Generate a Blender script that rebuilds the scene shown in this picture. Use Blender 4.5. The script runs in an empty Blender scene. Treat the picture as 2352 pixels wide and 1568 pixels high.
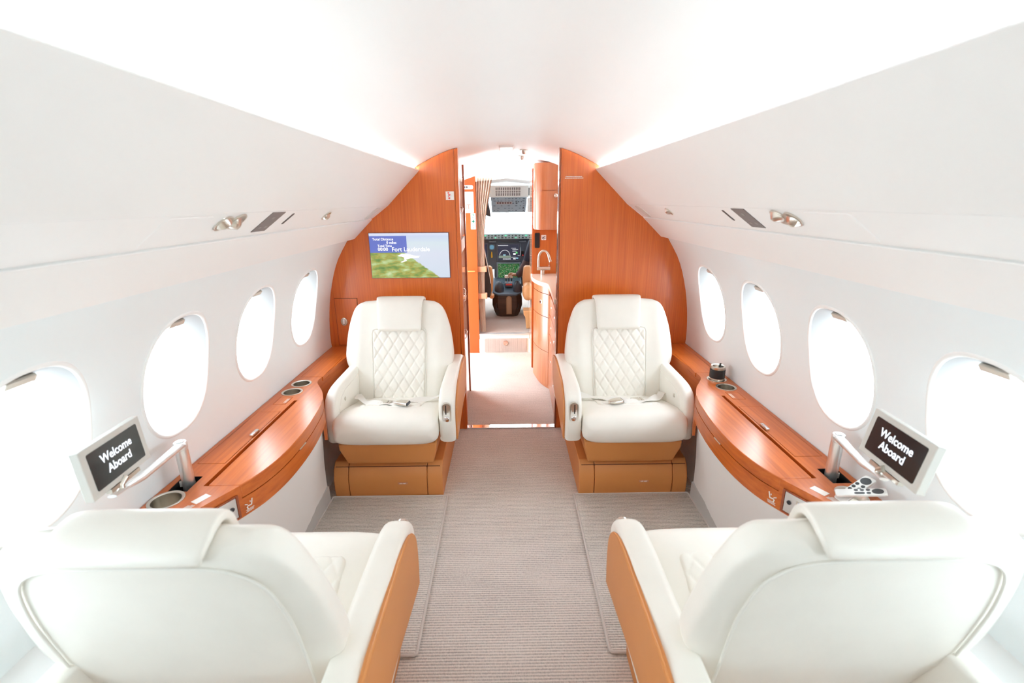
import bpy, bmesh, math, random
from math import sin, cos, pi, radians, sqrt, atan2
from mathutils import Vector, Matrix, Euler
random.seed(7)
SC = bpy.context.scene
COL = SC.collection

# ------------------------------------------------------------------ helpers
def V(*a): return Vector(a)
def lerp(a, b, t): return a + (b - a) * t
def interp(x, pts):
    if x <= pts[0][0]: return pts[0][1]
    for (a, b), (c, d) in zip(pts, pts[1:]):
        if x <= c: return b + (d - b) * (x - a) / (c - a)
    return pts[-1][1]
def smooth_curve(pts, n=6):
    """Catmull-Rom through a list of tuples"""
    P = [Vector(p) for p in pts]; out = []
    for i in range(len(P) - 1):
        p0 = P[i - 1] if i else P[0] * 2 - P[1]
        p1, p2 = P[i], P[i + 1]
        p3 = P[i + 2] if i + 2 < len(P) else P[-1] * 2 - P[-2]
        for k in range(n):
            t = k / n
            out.append(0.5 * ((2 * p1) + (p2 - p0) * t + (2 * p0 - 5 * p1 + 4 * p2 - p3) * t * t + (3 * p1 - p0 - 3 * p2 + p3) * t ** 3))
    out.append(P[-1].copy())
    return out

class B:
    def __init__(s): s.bm = bmesh.new()
    def v(s, p): return s.bm.verts.new(p)
    def f(s, vs):
        try: return s.bm.faces.new(vs)
        except ValueError: return None
    def box(s, c, d, m=None):
        m = m or Matrix.Identity(4)
        x, y, z = d[0] / 2, d[1] / 2, d[2] / 2
        q = [s.v(m @ V(c[0] + i * x, c[1] + j * y, c[2] + k * z)) for k in (-1, 1) for j in (-1, 1) for i in (-1, 1)]
        for a in ((0, 1, 3, 2), (4, 6, 7, 5), (0, 4, 5, 1), (2, 3, 7, 6), (0, 2, 6, 4), (1, 5, 7, 3)): s.f([q[i] for i in a])
        return s
    def loft(s, rings, caps=True, closed=True):
        R = [[s.v(p) for p in r] for r in rings]; n = len(R[0])
        for a, b in zip(R, R[1:]):
            for i in range(n if closed else n - 1):
                j = (i + 1) % n; s.f([a[i], a[j], b[j], b[i]])
        if caps and closed: s.f(R[0][::-1]); s.f(R[-1])
        return s
    def prism(s, poly, fn, t0, t1):
        """poly 2-D list, fn(a,b,t)->3-D"""
        return s.loft([[fn(a, b, t0) for a, b in poly], [fn(a, b, t1) for a, b in poly]])
    def tube(s, pts, r, n=10, closed=False, caps=True):
        P = [Vector(p) for p in pts]; rings = []; N = len(P)
        t0 = None; u = None
        for i, p in enumerate(P):
            if closed: t = (P[(i + 1) % N] - P[i - 1])
            else: t = P[min(i + 1, N - 1)] - P[max(i - 1, 0)]
            t.normalize()
            if u is None:
                u = t.orthogonal().normalized()
            else:
                u = (u - t * u.dot(t)); u = u.normalized() if u.length > 1e-6 else t.orthogonal().normalized()
            w = t.cross(u); rr = r[i] if isinstance(r, (list, tuple)) else r
            rings.append([p + (u * cos(2 * pi * k / n) + w * sin(2 * pi * k / n)) * rr for k in range(n)])
        if closed: rings.append(rings[0]); return s.loft(rings, caps=False)
        return s.loft(rings, caps)
    def lathe(s, prof, m=None, n=32, caps=True):
        m = m or Matrix.Identity(4)
        rings = [[m @ V(r * cos(2 * pi * k / n), r * sin(2 * pi * k / n), z) for k in range(n)] for r, z in prof]
        return s.loft(rings, caps)
    def plate(s, outer, holes, z0, z1, fn=lambda x, y, z: V(x, y, z)):
        """flat plate with holes"""
        for z in (z0, z1):
            es = []
            for loop in [outer] + list(holes):
                vs = [s.v(fn(x, y, z)) for x, y in loop]
                for i in range(len(vs)): es.append(s.bm.edges.new((vs[i], vs[(i + 1) % len(vs)])))
            bmesh.ops.triangle_fill(s.bm, use_beauty=True, use_dissolve=False, edges=es)
        for loop in [outer] + list(holes):
            a = [s.v(fn(x, y, z0)) for x, y in loop]; b = [s.v(fn(x, y, z1)) for x, y in loop]
            for i in range(len(a)):
                j = (i + 1) % len(a); s.f([a[i], a[j], b[j], b[i]])
        bmesh.ops.remove_doubles(s.bm, verts=s.bm.verts, dist=1e-5)
        return s
    def obj(s, name, m, parent=None, smooth=40, bevel=0, seg=3, subsurf=0, recalc=True):
        if recalc: bmesh.ops.recalc_face_normals(s.bm, faces=s.bm.faces)
        me = bpy.data.meshes.new(name); s.bm.to_mesh(me); s.bm.free()
        return link(name, me, m, parent, smooth, bevel, seg, subsurf)

def link(name, me, m, parent=None, smooth=40, bevel=0, seg=3, subsurf=0):
    o = bpy.data.objects.new(name, me); COL.objects.link(o)
    if m: me.materials.append(m)
    if smooth:
        for p in me.polygons: p.use_smooth = True
        me.set_sharp_from_angle(angle=radians(smooth))
    if bevel:
        b = o.modifiers.new('bevel', 'BEVEL'); b.width = bevel; b.segments = seg; b.limit_method = 'ANGLE'; b.angle_limit = radians(35)
        b.harden_normals = False
        me.set_sharp_from_angle(angle=radians(180)) if False else None
        for p in me.polygons: p.use_smooth = True
        me.set_sharp_from_angle(angle=radians(75 if seg > 2 else smooth or 40))
    if subsurf:
        q = o.modifiers.new('sub', 'SUBSURF'); q.levels = subsurf; q.render_levels = subsurf
    if parent is not None: par(o, parent)
    return o
def wm(o):
    m = Matrix.Translation(o.location) @ o.rotation_euler.to_matrix().to_4x4()
    return (wm(o.parent) @ o.matrix_parent_inverse @ m) if o.parent else m
def par(o, parent):
    o.parent = parent; o.matrix_parent_inverse = wm(parent).inverted()
def tag(o, label, cat, group=None, kind=None):
    if label: o['label'] = label
    if cat: o['category'] = cat
    if group: o['group'] = group
    if kind: o['kind'] = kind
    return o
def thing(name, label, cat, loc=(0, 0, 0), group=None, kind=None):
    o = bpy.data.objects.new(name, None); COL.objects.link(o); o.location = loc; o.empty_display_size = .05
    return tag(o, label, cat, group, kind)
def struct(o):
    o['kind'] = 'structure'; return o
def kids(o): return [c for c in bpy.data.objects if c.parent == o]
def copy_tree(o, parent=None):
    c = o.copy(); COL.objects.link(c)
    if parent is not None: c.parent = parent
    for k in kids(o): copy_tree(k, c)
    return c
def oval(cx, cy, rx, ry, n=40, p=2.0):
    out = []
    for k in range(n):
        a = 2 * pi * k / n; c, q = cos(a), sin(a)
        out.append((cx + rx * abs(c) ** (2 / p) * (1 if c >= 0 else -1), cy + ry * abs(q) ** (2 / p) * (1 if q >= 0 else -1)))
    return out
def rect(x0, y0, x1, y1): return [(x0, y0), (x1, y0), (x1, y1), (x0, y1)]
def rrect(x0, y0, x1, y1, r, n=5):
    out = []
    for cx, cy, a0 in ((x1 - r, y1 - r, 0), (x0 + r, y1 - r, 90), (x0 + r, y0 + r, 180), (x1 - r, y0 + r, 270)):
        for k in range(n + 1):
            a = radians(a0 + 90 * k / n); out.append((cx + r * cos(a), cy + r * sin(a)))
    return out

# ------------------------------------------------------------------ materials
def mat(name, col=(.8, .8, .8), rough=.5, metal=0, coat=0, emit=None, es=1, spec=.5):
    m = bpy.data.materials.new(name); m.use_nodes = True
    b = m.node_tree.nodes['Principled BSDF']
    b.inputs['Base Color'].default_value = (*col, 1); b.inputs['Roughness'].default_value = rough
    b.inputs['Metallic'].default_value = metal; b.inputs['Coat Weight'].default_value = coat
    b.inputs['Specular IOR Level'].default_value = spec
    if coat: b.inputs['Coat Roughness'].default_value = .2 if coat < .45 else .06
    if emit: b.inputs['Emission Color'].default_value = (*emit, 1); b.inputs['Emission Strength'].default_value = es
    return m
def nodes(m): return m.node_tree.nodes, m.node_tree.links, m.node_tree.nodes['Principled BSDF']
def noise(N, L, vec, scale, detail=3):
    n = N.new('ShaderNodeTexNoise'); n.inputs['Scale'].default_value = scale; n.inputs['Detail'].default_value = detail
    L.new(vec, n.inputs['Vector']); return n
def coords(N, L, scale=(1, 1, 1), kind='Object', rot=(0, 0, 0)):
    t = N.new('ShaderNodeTexCoord'); mp = N.new('ShaderNodeMapping'); mp.inputs['Scale'].default_value = scale; mp.inputs['Rotation'].default_value = rot
    L.new(t.outputs[kind], mp.inputs['Vector']); return mp.outputs['Vector']
def ramp(N, L, fac, stops):
    r = N.new('ShaderNodeValToRGB'); e = r.color_ramp.elements
    while len(e) < len(stops): e.new(.5)
    for el, (p, c) in zip(e, stops): el.position = p; el.color = (*c, 1)
    L.new(fac, r.inputs['Fac']); return r.outputs['Color']
def bump(N, L, b, h, strength, dist=.002):
    n = N.new('ShaderNodeBump'); n.inputs['Strength'].default_value = strength; n.inputs['Distance'].default_value = dist
    L.new(h, n.inputs['Height']); L.new(n.outputs['Normal'], b.inputs['Normal'])
def math_node(N, L, op, a, b=None):
    n = N.new('ShaderNodeMath'); n.operation = op
    for i, x in enumerate((a, b)):
        if x is None: continue
        if isinstance(x, (int, float)): n.inputs[i].default_value = x
        else: L.new(x, n.inputs[i])
    return n.outputs[0]

def wood(name, scale, dark=(.50, .092, .010), mid=(.61, .128, .016), light=(.70, .172, .027), rough=.32, coat=.2):
    m = mat(name, mid, rough, coat=coat); N, L, b = nodes(m)
    v = coords(N, L, scale); n1 = noise(N, L, v, 1.0, 4)
    v2 = coords(N, L, tuple(q * .22 for q in scale)); n2 = noise(N, L, v2, 1.0, 2)
    f = math_node(N, L, 'ADD', math_node(N, L, 'MULTIPLY', n1.outputs['Fac'], .65), math_node(N, L, 'MULTIPLY', n2.outputs['Fac'], .35))
    L.new(ramp(N, L, f, [(.33, dark), (.5, mid), (.68, light)]), b.inputs['Base Color'])
    return m
def leather(name, c, rough=.42, s=.10):
    m = mat(name, c, rough); N, L, b = nodes(m)
    v = coords(N, L); vo = N.new('ShaderNodeTexVoronoi'); vo.inputs['Scale'].default_value = 420; L.new(v, vo.inputs['Vector'])
    n = noise(N, L, v, 9, 3)
    L.new(ramp(N, L, n.outputs['Fac'], [(.3, tuple(x * .965 for x in c)), (.7, c)]), b.inputs['Base Color'])
    bump(N, L, b, vo.outputs['Distance'], s, .0006)
    return m
def carpet(name, c, pitch=.0115):
    m = mat(name, c, .95, spec=.1); N, L, b = nodes(m)
    v = coords(N, L)
    wv = N.new('ShaderNodeTexWave'); wv.bands_direction = 'Y'; wv.inputs['Scale'].default_value = 1 / pitch / 20 * 2 * pi / pi
    wv.inputs['Scale'].default_value = (2 * pi / pitch) / 20
    wv.inputs['Distortion'].default_value = 1.3; wv.inputs['Detail'].default_value = 2; wv.inputs['Detail Scale'].default_value = 14
    L.new(v, wv.inputs['Vector'])
    v2 = coords(N, L, (150, 95, 1)); n = noise(N, L, v2, 1, 3)
    n3 = noise(N, L, v, 3.5, 3)
    h = math_node(N, L, 'ADD', math_node(N, L, 'MULTIPLY', wv.outputs['Fac'], .6), math_node(N, L, 'MULTIPLY', n.outputs['Fac'], .8))
    tot = math_node(N, L, 'ADD', math_node(N, L, 'MULTIPLY', h, .75), math_node(N, L, 'MULTIPLY', n3.outputs['Fac'], .3))
    L.new(ramp(N, L, tot, [(.35, tuple(x * .62 for x in c)), (.62, c), (.95, tuple(min(1, x * 1.22) for x in c))]), b.inputs['Base Color'])
    bump(N, L, b, h, .9, .006)
    return m

M = {}
def white_panel(name, c=(.905, .92, .915), rough=.45):
    m = mat(name, c, rough); N, L, b = nodes(m)
    n = noise(N, L, coords(N, L), 1.5, 2)
    L.new(ramp(N, L, n.outputs['Fac'], [(.3, tuple(x * .985 for x in c)), (.7, c)]), b.inputs['Base Color'])
    return m
M['white'] = white_panel('white_panel', (.925, .92, .905))
M['white_w'] = white_panel('window_wall_white', (.88, .94, .955))
M['ceil'] = white_panel('ceiling_white', (.92, .92, .91), .4)
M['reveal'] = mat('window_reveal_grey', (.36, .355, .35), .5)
M['dado'] = white_panel('dado_white', (.84, .83, .81), .6)
M['base_grey'] = mat('baseboard_grey', (.52, .51, .49), .5)
M['wood_v'] = wood('cherry_vertical', (170, 170, 3.0), (.53, .100, .011), (.61, .128, .016), (.67, .158, .023))
M['wood_y'] = wood('cherry_along', (75, 3.0, 75), (.43, .085, .010), (.54, .120, .016), (.62, .160, .026))
M['wood_x'] = wood('cherry_plain', (9, 9, 3), rough=.2)
M['wood_red'] = wood('red_mahogany', (60, 60, 3), (.22, .045, .016), (.30, .065, .022), (.36, .09, .03), .18, .6)
M['wood_pink'] = wood('galley_veneer', (60, 60, 3), (.42, .125, .045), (.48, .155, .058), (.54, .19, .075), .25, .3)
M['wood_orange'] = mat('orange_laminate', (.50, .095, .016), .4)
M['leather'] = leather('cream_leather', (.865, .83, .76))
M['leather_tan'] = leather('tan_leather', (.62, .245, .068), .45)
M['leather_cam'] = leather('camel_leather', (.62, .30, .12), .45)
M['piping'] = mat('cream_piping', (.80, .78, .72), .5)
M['carpet'] = carpet('ribbed_carpet', (.70, .63, .575))
M['carpet_mat'] = carpet('ribbed_mat', (.715, .66, .605), .0105)
M['carpet_step'] = carpet('step_carpet', (.56, .47, .42), .009)
M['bind'] = mat('carpet_binding', (.60, .54, .50), .9)
M['nickel'] = mat('satin_nickel', (.70, .655, .58), .28, 1)
M['handle'] = mat('handle_champagne', (.70, .66, .58), .4, .5)
M['chrome'] = mat('polished_chrome', (.85, .85, .86), .1, 1)
M['alu'] = mat('silver_arm', (.80, .80, .79), .3, .85)
M['mon'] = mat('monitor_bezel', (.60, .59, .55), .4)
M['black'] = mat('black_plastic', (.012, .012, .013), .35)
M['dark'] = mat('dark_grey_plastic', (.05, .05, .055), .4)
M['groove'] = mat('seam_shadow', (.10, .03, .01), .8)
M['screen'] = mat('monitor_glass', (.02, .024, .026), .12, spec=.6)
M['text'] = mat('screen_text', (.7, .75, .8), .5, emit=(.80, .85, .92), es=.36)
M['ink'] = mat('white_ink', (.86, .82, .76), .6)
M['placard'] = mat('grey_placard', (.17, .145, .14), .4)
M['plprint'] = mat('placard_print', (.30, .27, .26), .5)
M['sign_white'] = mat('sign_white', (.85, .83, .80), .5)
M['red'] = mat('sign_red', (.75, .07, .06), .5)
M['green'] = mat('sign_green', (.0, .28, .16), .5)
M['lcd'] = mat('blue_grey_lcd', (.3, .33, .5), .25, emit=(.42, .45, .66), es=.22)
M['worktop'] = mat('cream_worktop', (.74, .62, .50), .25)
M['slate'] = mat('slate_panel', (.085, .12, .165), .5)
M['slate_l'] = mat('light_slate_panel', (.20, .28, .36), .5)
M['glare'] = mat('glareshield_grey', (.21, .245, .235), .7)
M['grille'] = mat('pale_grey_moulding', (.88, .93, .91), .5)
M['overhead'] = mat('overhead_blue_grey', (.34, .44, .52), .5)
M['cockpit'] = mat('cockpit_lining', (.72, .72, .71), .7)
M['cloth_dark'] = mat('navy_cloth', (.022, .026, .045), .85)
M['cloth_jacket'] = mat('charcoal_jacket', (.045, .042, .045), .85)
M['shirt'] = mat('plum_cloth', (.075, .050, .055), .85)
M['skin'] = mat('skin', (.40, .22, .14), .5)
M['hair'] = mat('dark_hair', (.02, .015, .012), .6)
M['brownped'] = wood('pedestal_brown', (4, 4, 90), (.045, .024, .015), (.065, .034, .022), (.085, .046, .03), .45, 0)
M['tan_plate'] = mat('tan_plate', (.36, .23, .14), .5)
M['throttle'] = mat('lever_white', (.72, .66, .62), .4)
M['yellow'] = mat('yellow_handle', (.75, .45, .04), .4)
M['amber'] = mat('lamp_green', (.1, .5, .3), .4, emit=(.1, .8, .45), es=.3)
M['lamp'] = mat('cove_lamp', (1, 1, 1), .5, emit=(.91, .99, 1.02), es=20)
M['ceil_lamp'] = mat('ceiling_lamp_diffuser', (.95, .95, .95), .5, emit=(1, .98, .95), es=.7)
def curtain_mat():
    m = mat('curtain_cloth', (.66, .56, .46), .85); N, L, b = nodes(m)
    n = noise(N, L, coords(N, L, (60, 60, 8)), 1, 2)
    L.new(ramp(N, L, n.outputs['Fac'], [(.3, (.70, .61, .53)), (.7, (.82, .73, .65))]), b.inputs['Base Color']); return m
M['curtain'] = curtain_mat()
def glass(name):
    m = bpy.data.materials.new(name); m.use_nodes = True; N, L = m.node_tree.nodes, m.node_tree.links
    N.remove(N['Principled BSDF']); t = N.new('ShaderNodeBsdfTransparent'); g = N.new('ShaderNodeBsdfGlossy'); g.inputs['Roughness'].default_value = .02
    mx = N.new('ShaderNodeMixShader'); mx.inputs[0].default_value = .03; L.new(t.outputs[0], mx.inputs[1]); L.new(g.outputs[0], mx.inputs[2])
    L.new(mx.outputs[0], N['Material Output'].inputs['Surface']); return m
M['glass'] = glass('window_glass')

def text_obj(txt, size, m, mtx, parent, name, offset=0.0, align='LEFT', space=1.0, extrude=.0003):
    cu = bpy.data.curves.new('txt', 'FONT'); cu.body = txt; cu.size = size; cu.offset = offset; cu.align_x = align
    cu.space_line = space; cu.extrude = extrude; cu.resolution_u = 3
    o = bpy.data.objects.new('txt', cu); COL.objects.link(o)
    dg = bpy.context.evaluated_depsgraph_get(); me = bpy.data.meshes.new_from_object(o.evaluated_get(dg))
    bpy.data.objects.remove(o); bpy.data.curves.remove(cu)
    me.transform(mtx); me.materials.clear()
    return link(name, me, m, parent, smooth=0)
def frame_mtx(o, x, y):
    x = Vector(x).normalized(); y = (Vector(y) - x * Vector(y).dot(x)).normalized(); z = x.cross(y)
    return Matrix(((x.x, y.x, z.x, o[0]), (x.y, y.y, z.y, o[1]), (x.z, y.z, z.z, o[2]), (0, 0, 0, 1)))

# ------------------------------------------------------------------ camera
F, VPX, VPY, ROLL, CH = 1100.0, 1163.0, 460.0, .0075, 1.54
Yc = V((VPX - 1176) / F, (784 - VPY) / F, -1).normalized()
Xc = V(1, ROLL, 0); Xc = (Xc - Yc * Xc.dot(Yc)).normalized(); Zc = Xc.cross(Yc)
cd = bpy.data.cameras.new('camera'); cam = bpy.data.objects.new('camera', cd); COL.objects.link(cam)
Mw = Matrix(((Xc.x, Xc.y, Xc.z), (Yc.x, Yc.y, Yc.z), (Zc.x, Zc.y, Zc.z)))   # cam -> world
cam.matrix_world = Matrix.Translation((-.009, 0, CH)) @ Mw.to_4x4()
cd.sensor_width = 36; cd.lens = F / 2352 * 36; cd.clip_start = .02
cd.dof.use_dof = True; cd.dof.focus_distance = 3.0; cd.dof.aperture_fstop = 3.2
SC.camera = cam
SC.view_settings.view_transform = 'Standard'; SC.view_settings.look = 'None'
SC.view_settings.gamma = 1; SC.view_settings.use_curve_mapping = False; SC.view_settings.exposure = 1.38
SC.cycles.use_adaptive_sampling = True; SC.cycles.adaptive_threshold = .02
SC.cycles.max_bounces = 12; SC.cycles.diffuse_bounces = 9; SC.cycles.glossy_bounces = 4; SC.cycles.transparent_max_bounces = 12
SC.cycles.use_denoising = True; SC.cycles.sample_clamp_indirect = 6
SC.cycles.caustics_reflective = False; SC.cycles.caustics_refractive = False
w = bpy.data.worlds.new('world'); SC.world = w; w.use_nodes = True
w.node_tree.nodes['Background'].inputs['Color'].default_value = (.855, .985, 1.065, 1)
w.node_tree.nodes['Background'].inputs['Strength'].default_value = 4.5

def portal(loc, rot, sx, sy):
    l = bpy.data.lights.new('daylight_portal', 'AREA'); l.shape = 'RECTANGLE'; l.size = sx; l.size_y = sy; l.cycles.is_portal = True
    o = bpy.data.objects.new('daylight_portal', l); COL.objects.link(o); o.location = loc; o.rotation_euler = rot; return o

# ------------------------------------------------------------------ cabin shell
YF, YA = 3.066, -1.45
PROF = [(0, 1.02), (.2, 1.10), (.45, 1.16), (.60, 1.18), (.69, 1.183), (.83, 1.173), (1.0, 1.143), (1.17, 1.087), (1.313, 1.002)]
def catmull_eval(pts):
    c = smooth_curve([(a, b) for a, b in pts], 8)
    return [(p[0], p[1]) for p in c]
PROFS = catmull_eval(PROF)
def wx(z): return interp(z, PROFS)
WY = [2.645 - .5385 * k for k in range(6)]; WZ = .972; RY, RZ = .168, .209
def win_oval(k, n, sy=1.0, sz=1.0, p=2.35):
    a = 2 * pi * k / n; c, q = cos(a), sin(a)
    return (RY * sy * abs(c) ** (2 / p) * (1 if c >= 0 else -1), RZ * sz * abs(q) ** (2 / p) * (1 if q >= 0 else -1))
def wall_side(s, name):
    b = B(); NA = 72
    Z0, Z1 = .45, 1.313
    edges_y = [YF] + [(WY[i] + WY[i + 1]) / 2 for i in range(5)] + [WY[5] - .27]
    for i, cy in enumerate(WY):
        y1, y0 = edges_y[i], edges_y[i + 1]
        rings = []
        for r in range(9):
            t = r / 8; ring = []
            for k in range(NA):
                a, c = win_oval(k, NA)
                d = V(a, c).normalized() if True else None
                # ray from centre to rectangle
                tx = ((y1 - cy) if d.x > 0 else (cy - y0)) / max(abs(d.x), 1e-6)
                tz = ((Z1 - WZ) if d.y > 0 else (WZ - Z0)) / max(abs(d.y), 1e-6)
                q = d * min(tx, tz)
                yy = cy + lerp(a, q.x, t); zz = WZ + lerp(c, q.y, t)
                ring.append((yy, zz))
            rings.append(ring)
        # snap the closest outer samples onto the corners
        for (ey, ez) in ((y0, Z0), (y1, Z0), (y0, Z1), (y1, Z1)):
            j = min(range(NA), key=lambda k: (rings[-1][k][0] - ey) ** 2 + (rings[-1][k][1] - ez) ** 2); rings[-1][j] = (ey, ez)
        b.loft([[V(s * wx(z), y, z) for y, z in ring] for ring in rings], caps=False)
        if i > 3:   # aft windows behind the camera: plain opening
            b.loft([[V(s * (wx(WZ + win_oval(k, 36)[1]) + o), cy + win_oval(k, 36, f, f)[0], WZ + win_oval(k, 36, f, f)[1]) for k in range(36)] for o, f in ((0, 1), (.06, .85))], caps=False)
    zz = [Z0, .55, .65, .75, .83, .92, 1.0, 1.08, 1.17, 1.24, 1.313]
    b.loft([[V(s * wx(z), y, z) for z in zz] for y in (YA, WY[5] - .27)], closed=False)
    # lower strip
    zs = [0, .1, .2, .3, .4, .45]
    R = [[V(s * wx(z), y, z) for z in zs] for y in (YA, YF)]
    b.loft(R, closed=False)
    # top lip
    lip = [(1.002, 1.313), (.992, 1.316), (.968, 1.319), (1.0, 1.345), (.87, 1.465), (.775, 1.545), (.79, 1.69), (.74, 1.705)]
    b.loft([[V(s * x, y, z) for x, z in lip] for y in (YA, YF)], closed=False)
    o = b.obj(name, M['white_w'], smooth=50)
    return struct(o)
wall_side(-1, 'wall_left'); wall_side(1, 'wall_right')

def strip(name, prof, s, y0, y1, m, bevel=0):
    b = B(); b.prism([(s * x, z) for x, z in prof], lambda a, c, t: V(a, t, c), y0, y1)
    return b.obj(name, m, smooth=30, bevel=bevel)
trim_n = [0]
def trim(prof, s, y0, y1, m, bevel=0):
    trim_n[0] += 1
    return struct(strip('trim_%d' % trim_n[0], prof, s, y0, y1, m, bevel))
for s in (-1, 1):
    trim([(.532, 1.716), (.538, 1.722), (.752, 1.527), (.737, 1.512)], s, YA, YF, M['white'], .002)       # sloped upper panel
    trim([(.738, 1.512), (.838, 1.438), (.848, 1.452), (.748, 1.526)], s, YA, YF, M['white'])              # service strip
    trim([(.840, 1.432), (.962, 1.314), (.972, 1.324), (.850, 1.444)], s, YA, YF, M['white'], .002)        # lower panel
CEIL = [(0, 1.885), (.10, 1.881), (.20, 1.868), (.305, 1.845), (.40, 1.813), (.50, 1.767), (.555, 1.737), (.60, 1.715), (.66, 1.70), (.76, 1.69)]
CEILS = [(p[0], p[1]) for p in smooth_curve(CEIL, 4)]
def arch(z_off=0, xmax=.76, f=1.0):
    R = [(x, z + z_off) for x, z in CEILS if x <= xmax + 1e-6]
    return [(-x, z) for x, z in R[::-1]] + R[1:]
b = B(); b.loft([[V(x, y, z) for x, z in arch()] for y in (YA, 0.5, 2, YF)], closed=False)
struct(b.obj('ceiling', M['ceil'], smooth=60))
b = B(); b.loft([[V(x, y, z) for x, z in arch(0)] + [V(1.0, y, 1.5)] for y in (YF, 4.83)], closed=False)
b2 = [V(-1.0, YF, 1.5)]
struct(b.obj('ceiling_front', M['ceil'], smooth=60))
# floor
b = B(); b.box((0, (YA + 4.83) / 2, -.02), (2.3, 4.83 - YA, .04)); struct(b.obj('floor', M['carpet'], smooth=0))
# aft end wall
b = B(); b.prism([(-1.02, 0), (1.02, 0)] + [(wx(z), z) for z in (.2, .45, .69, .83, 1.0, 1.17, 1.31)] + [(.75, 1.69), (.4, 1.813), (0, 1.885), (-.4, 1.813), (-.75, 1.69)] + [(-wx(z), z) for z in (1.31, 1.17, 1.0, .83, .69, .45, .2)], lambda a, c, t: V(a, t, c), YA - .03, YA)
struct(b.obj('wall_back', M['white'], smooth=0))
# cove lamps
for s, sd in ((-1, 'left'), (1, 'right')):
    b = B(); b.tube([(s * .622, y, 1.682) for y in (YA + .05, 0, 1.5, YF - .02)], .007, 8)
    o = b.obj('cove_light', M['lamp']); tag(o, 'long lamp tube hidden in the %s ceiling cove behind the sloped panel' % sd, 'light', 'cove lights along the ceiling')

# windows
def make_window(n, s, cy):
    r = thing('window_%d' % n, 'oval cabin window', 'window', (s * 1.15, cy, WZ - RZ)); r['kind'] = 'structure'
    NA = 64
    def ring(o, f, dz=0):
        out = []
        for k in range(NA):
            a, c = win_oval(k, NA, f, f)
            zr = WZ + win_oval(k, NA)[1]
            out.append(V(s * (wx(zr) + o), cy + a, WZ + c + dz))
        return out
    b = B(); b.loft([ring(.001, 1.055), ring(-.004, 1.045), ring(-.006, 1.02), ring(-.003, .99), ring(.003, .98)], caps=False)
    o = b.obj('window_frame', M['white'], r, smooth=60, recalc=False)
    if s > 0: o.data.flip_normals()
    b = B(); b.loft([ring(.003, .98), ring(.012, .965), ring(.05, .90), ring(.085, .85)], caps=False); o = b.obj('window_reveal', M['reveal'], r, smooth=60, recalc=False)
    if s > 0: o.data.flip_normals()
    b = B(); b.loft([ring(.084, .853), ring(.090, .853)]); b.obj('window_pane', M['glass'], r, smooth=30)
    b = B(); zc = WZ + RZ * .865
    b.prism([(.0, -.010), (.0, .008), (-.016, .010), (-.021, .004), (-.012, -.010)], lambda a, c, t: V(s * (wx(zc) + .036 + a), cy + t, zc + c), -.036, .036)
    b.obj('shade_handle', M['handle'], r, bevel=.0015, seg=2)
    return r
n = 0
for s in (-1, 1):
    for cy in WY[:4]:
        n += 1; make_window(n, s, cy)
    for cy in WY:
        portal((s * 1.235, cy, WZ), (0, s * pi / 2, 0), .40, .33)

# service strip fittings
SN = V(.0, 0, 0)
def strip_pt(s, X, y, off=0):
    t = (X - .738) / .1; nx, nz = -.074, -.1; L_ = sqrt(nx * nx + nz * nz)
    return V(s * (X + nx / L_ * off), y, 1.512 - .074 * t + nz / L_ * off)
def strip_frame(s, X, y, off=0):
    """x axis along +y, y axis up the strip, z out of the strip"""
    p = strip_pt(s, X, y, off)
    return frame_mtx(p, (0, s, 0) if s < 0 else (0, 1, 0), (-s * .1, 0, .074)) if s < 0 else frame_mtx(p, (0, 1, 0), (-.1, 0, .074))
def strip_plate(b, s, X0, X1, y0, y1, h, r=0, skew=0):
    pts = rrect(X0, y0, X1, y1, r) if r else rect(X0, y0, X1, y1)
    b.loft([[strip_pt(s, x, y, o) for x, y in pts] for o in (-.002, h)])
for s, sd in ((-1, 'left'), (1, 'right')):
    b = B(); strip_plate(b, s, .745, .832, 1.08, 1.26, .0015, .012)
    o = b.obj('hatch_cover', M['white'], bevel=.001, seg=1); tag(o, 'flush white hatch cover in the overhead strip on the %s side' % sd, 'hatch', 'overhead hatch covers')
    r = thing('switch_plate', 'dark grey rectangular switch plate in the overhead strip on the %s side' % sd, 'switch plate', strip_pt(s, .78, 1.61), 'overhead switch plates')
    b = B(); strip_plate(b, s, .742, .822, 1.565, 1.655, .002); b.obj('plate', M['placard'], r, smooth=0)
    for (x, y) in ((.765, 1.61), (.803, 1.59), (.803, 1.625)):
        b = B(); strip_plate(b, s, x - .004, x + .004, y - .008, y + .008, .0026); b.obj('symbol', M['plprint'], r, smooth=0)
    # slot
    b = B(); strip_plate(b, s, .752, .80, 1.735, 1.75, .001, .004)
    tag(b.obj('vent_slot', M['black'], smooth=0), 'narrow dark slot forward of the grey switch plate, %s overhead strip' % sd, 'vent', 'overhead vent slots')
    b = B(); strip_plate(b, s, .748, .832, 2.84, 2.95, .002, .03)
    tag(b.obj('speaker_cover', mat('speaker_cover', (.74, .73, .70), .6)), 'pale rounded speaker cover at the forward end of the %s overhead strip' % sd, 'speaker', 'overhead speaker covers')
    for yy in ((1.44, 1.53), (1.70, 1.80), (2.06 if s < 0 else 2.33, 2.17 if s < 0 else 2.44)):
        pass
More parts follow.
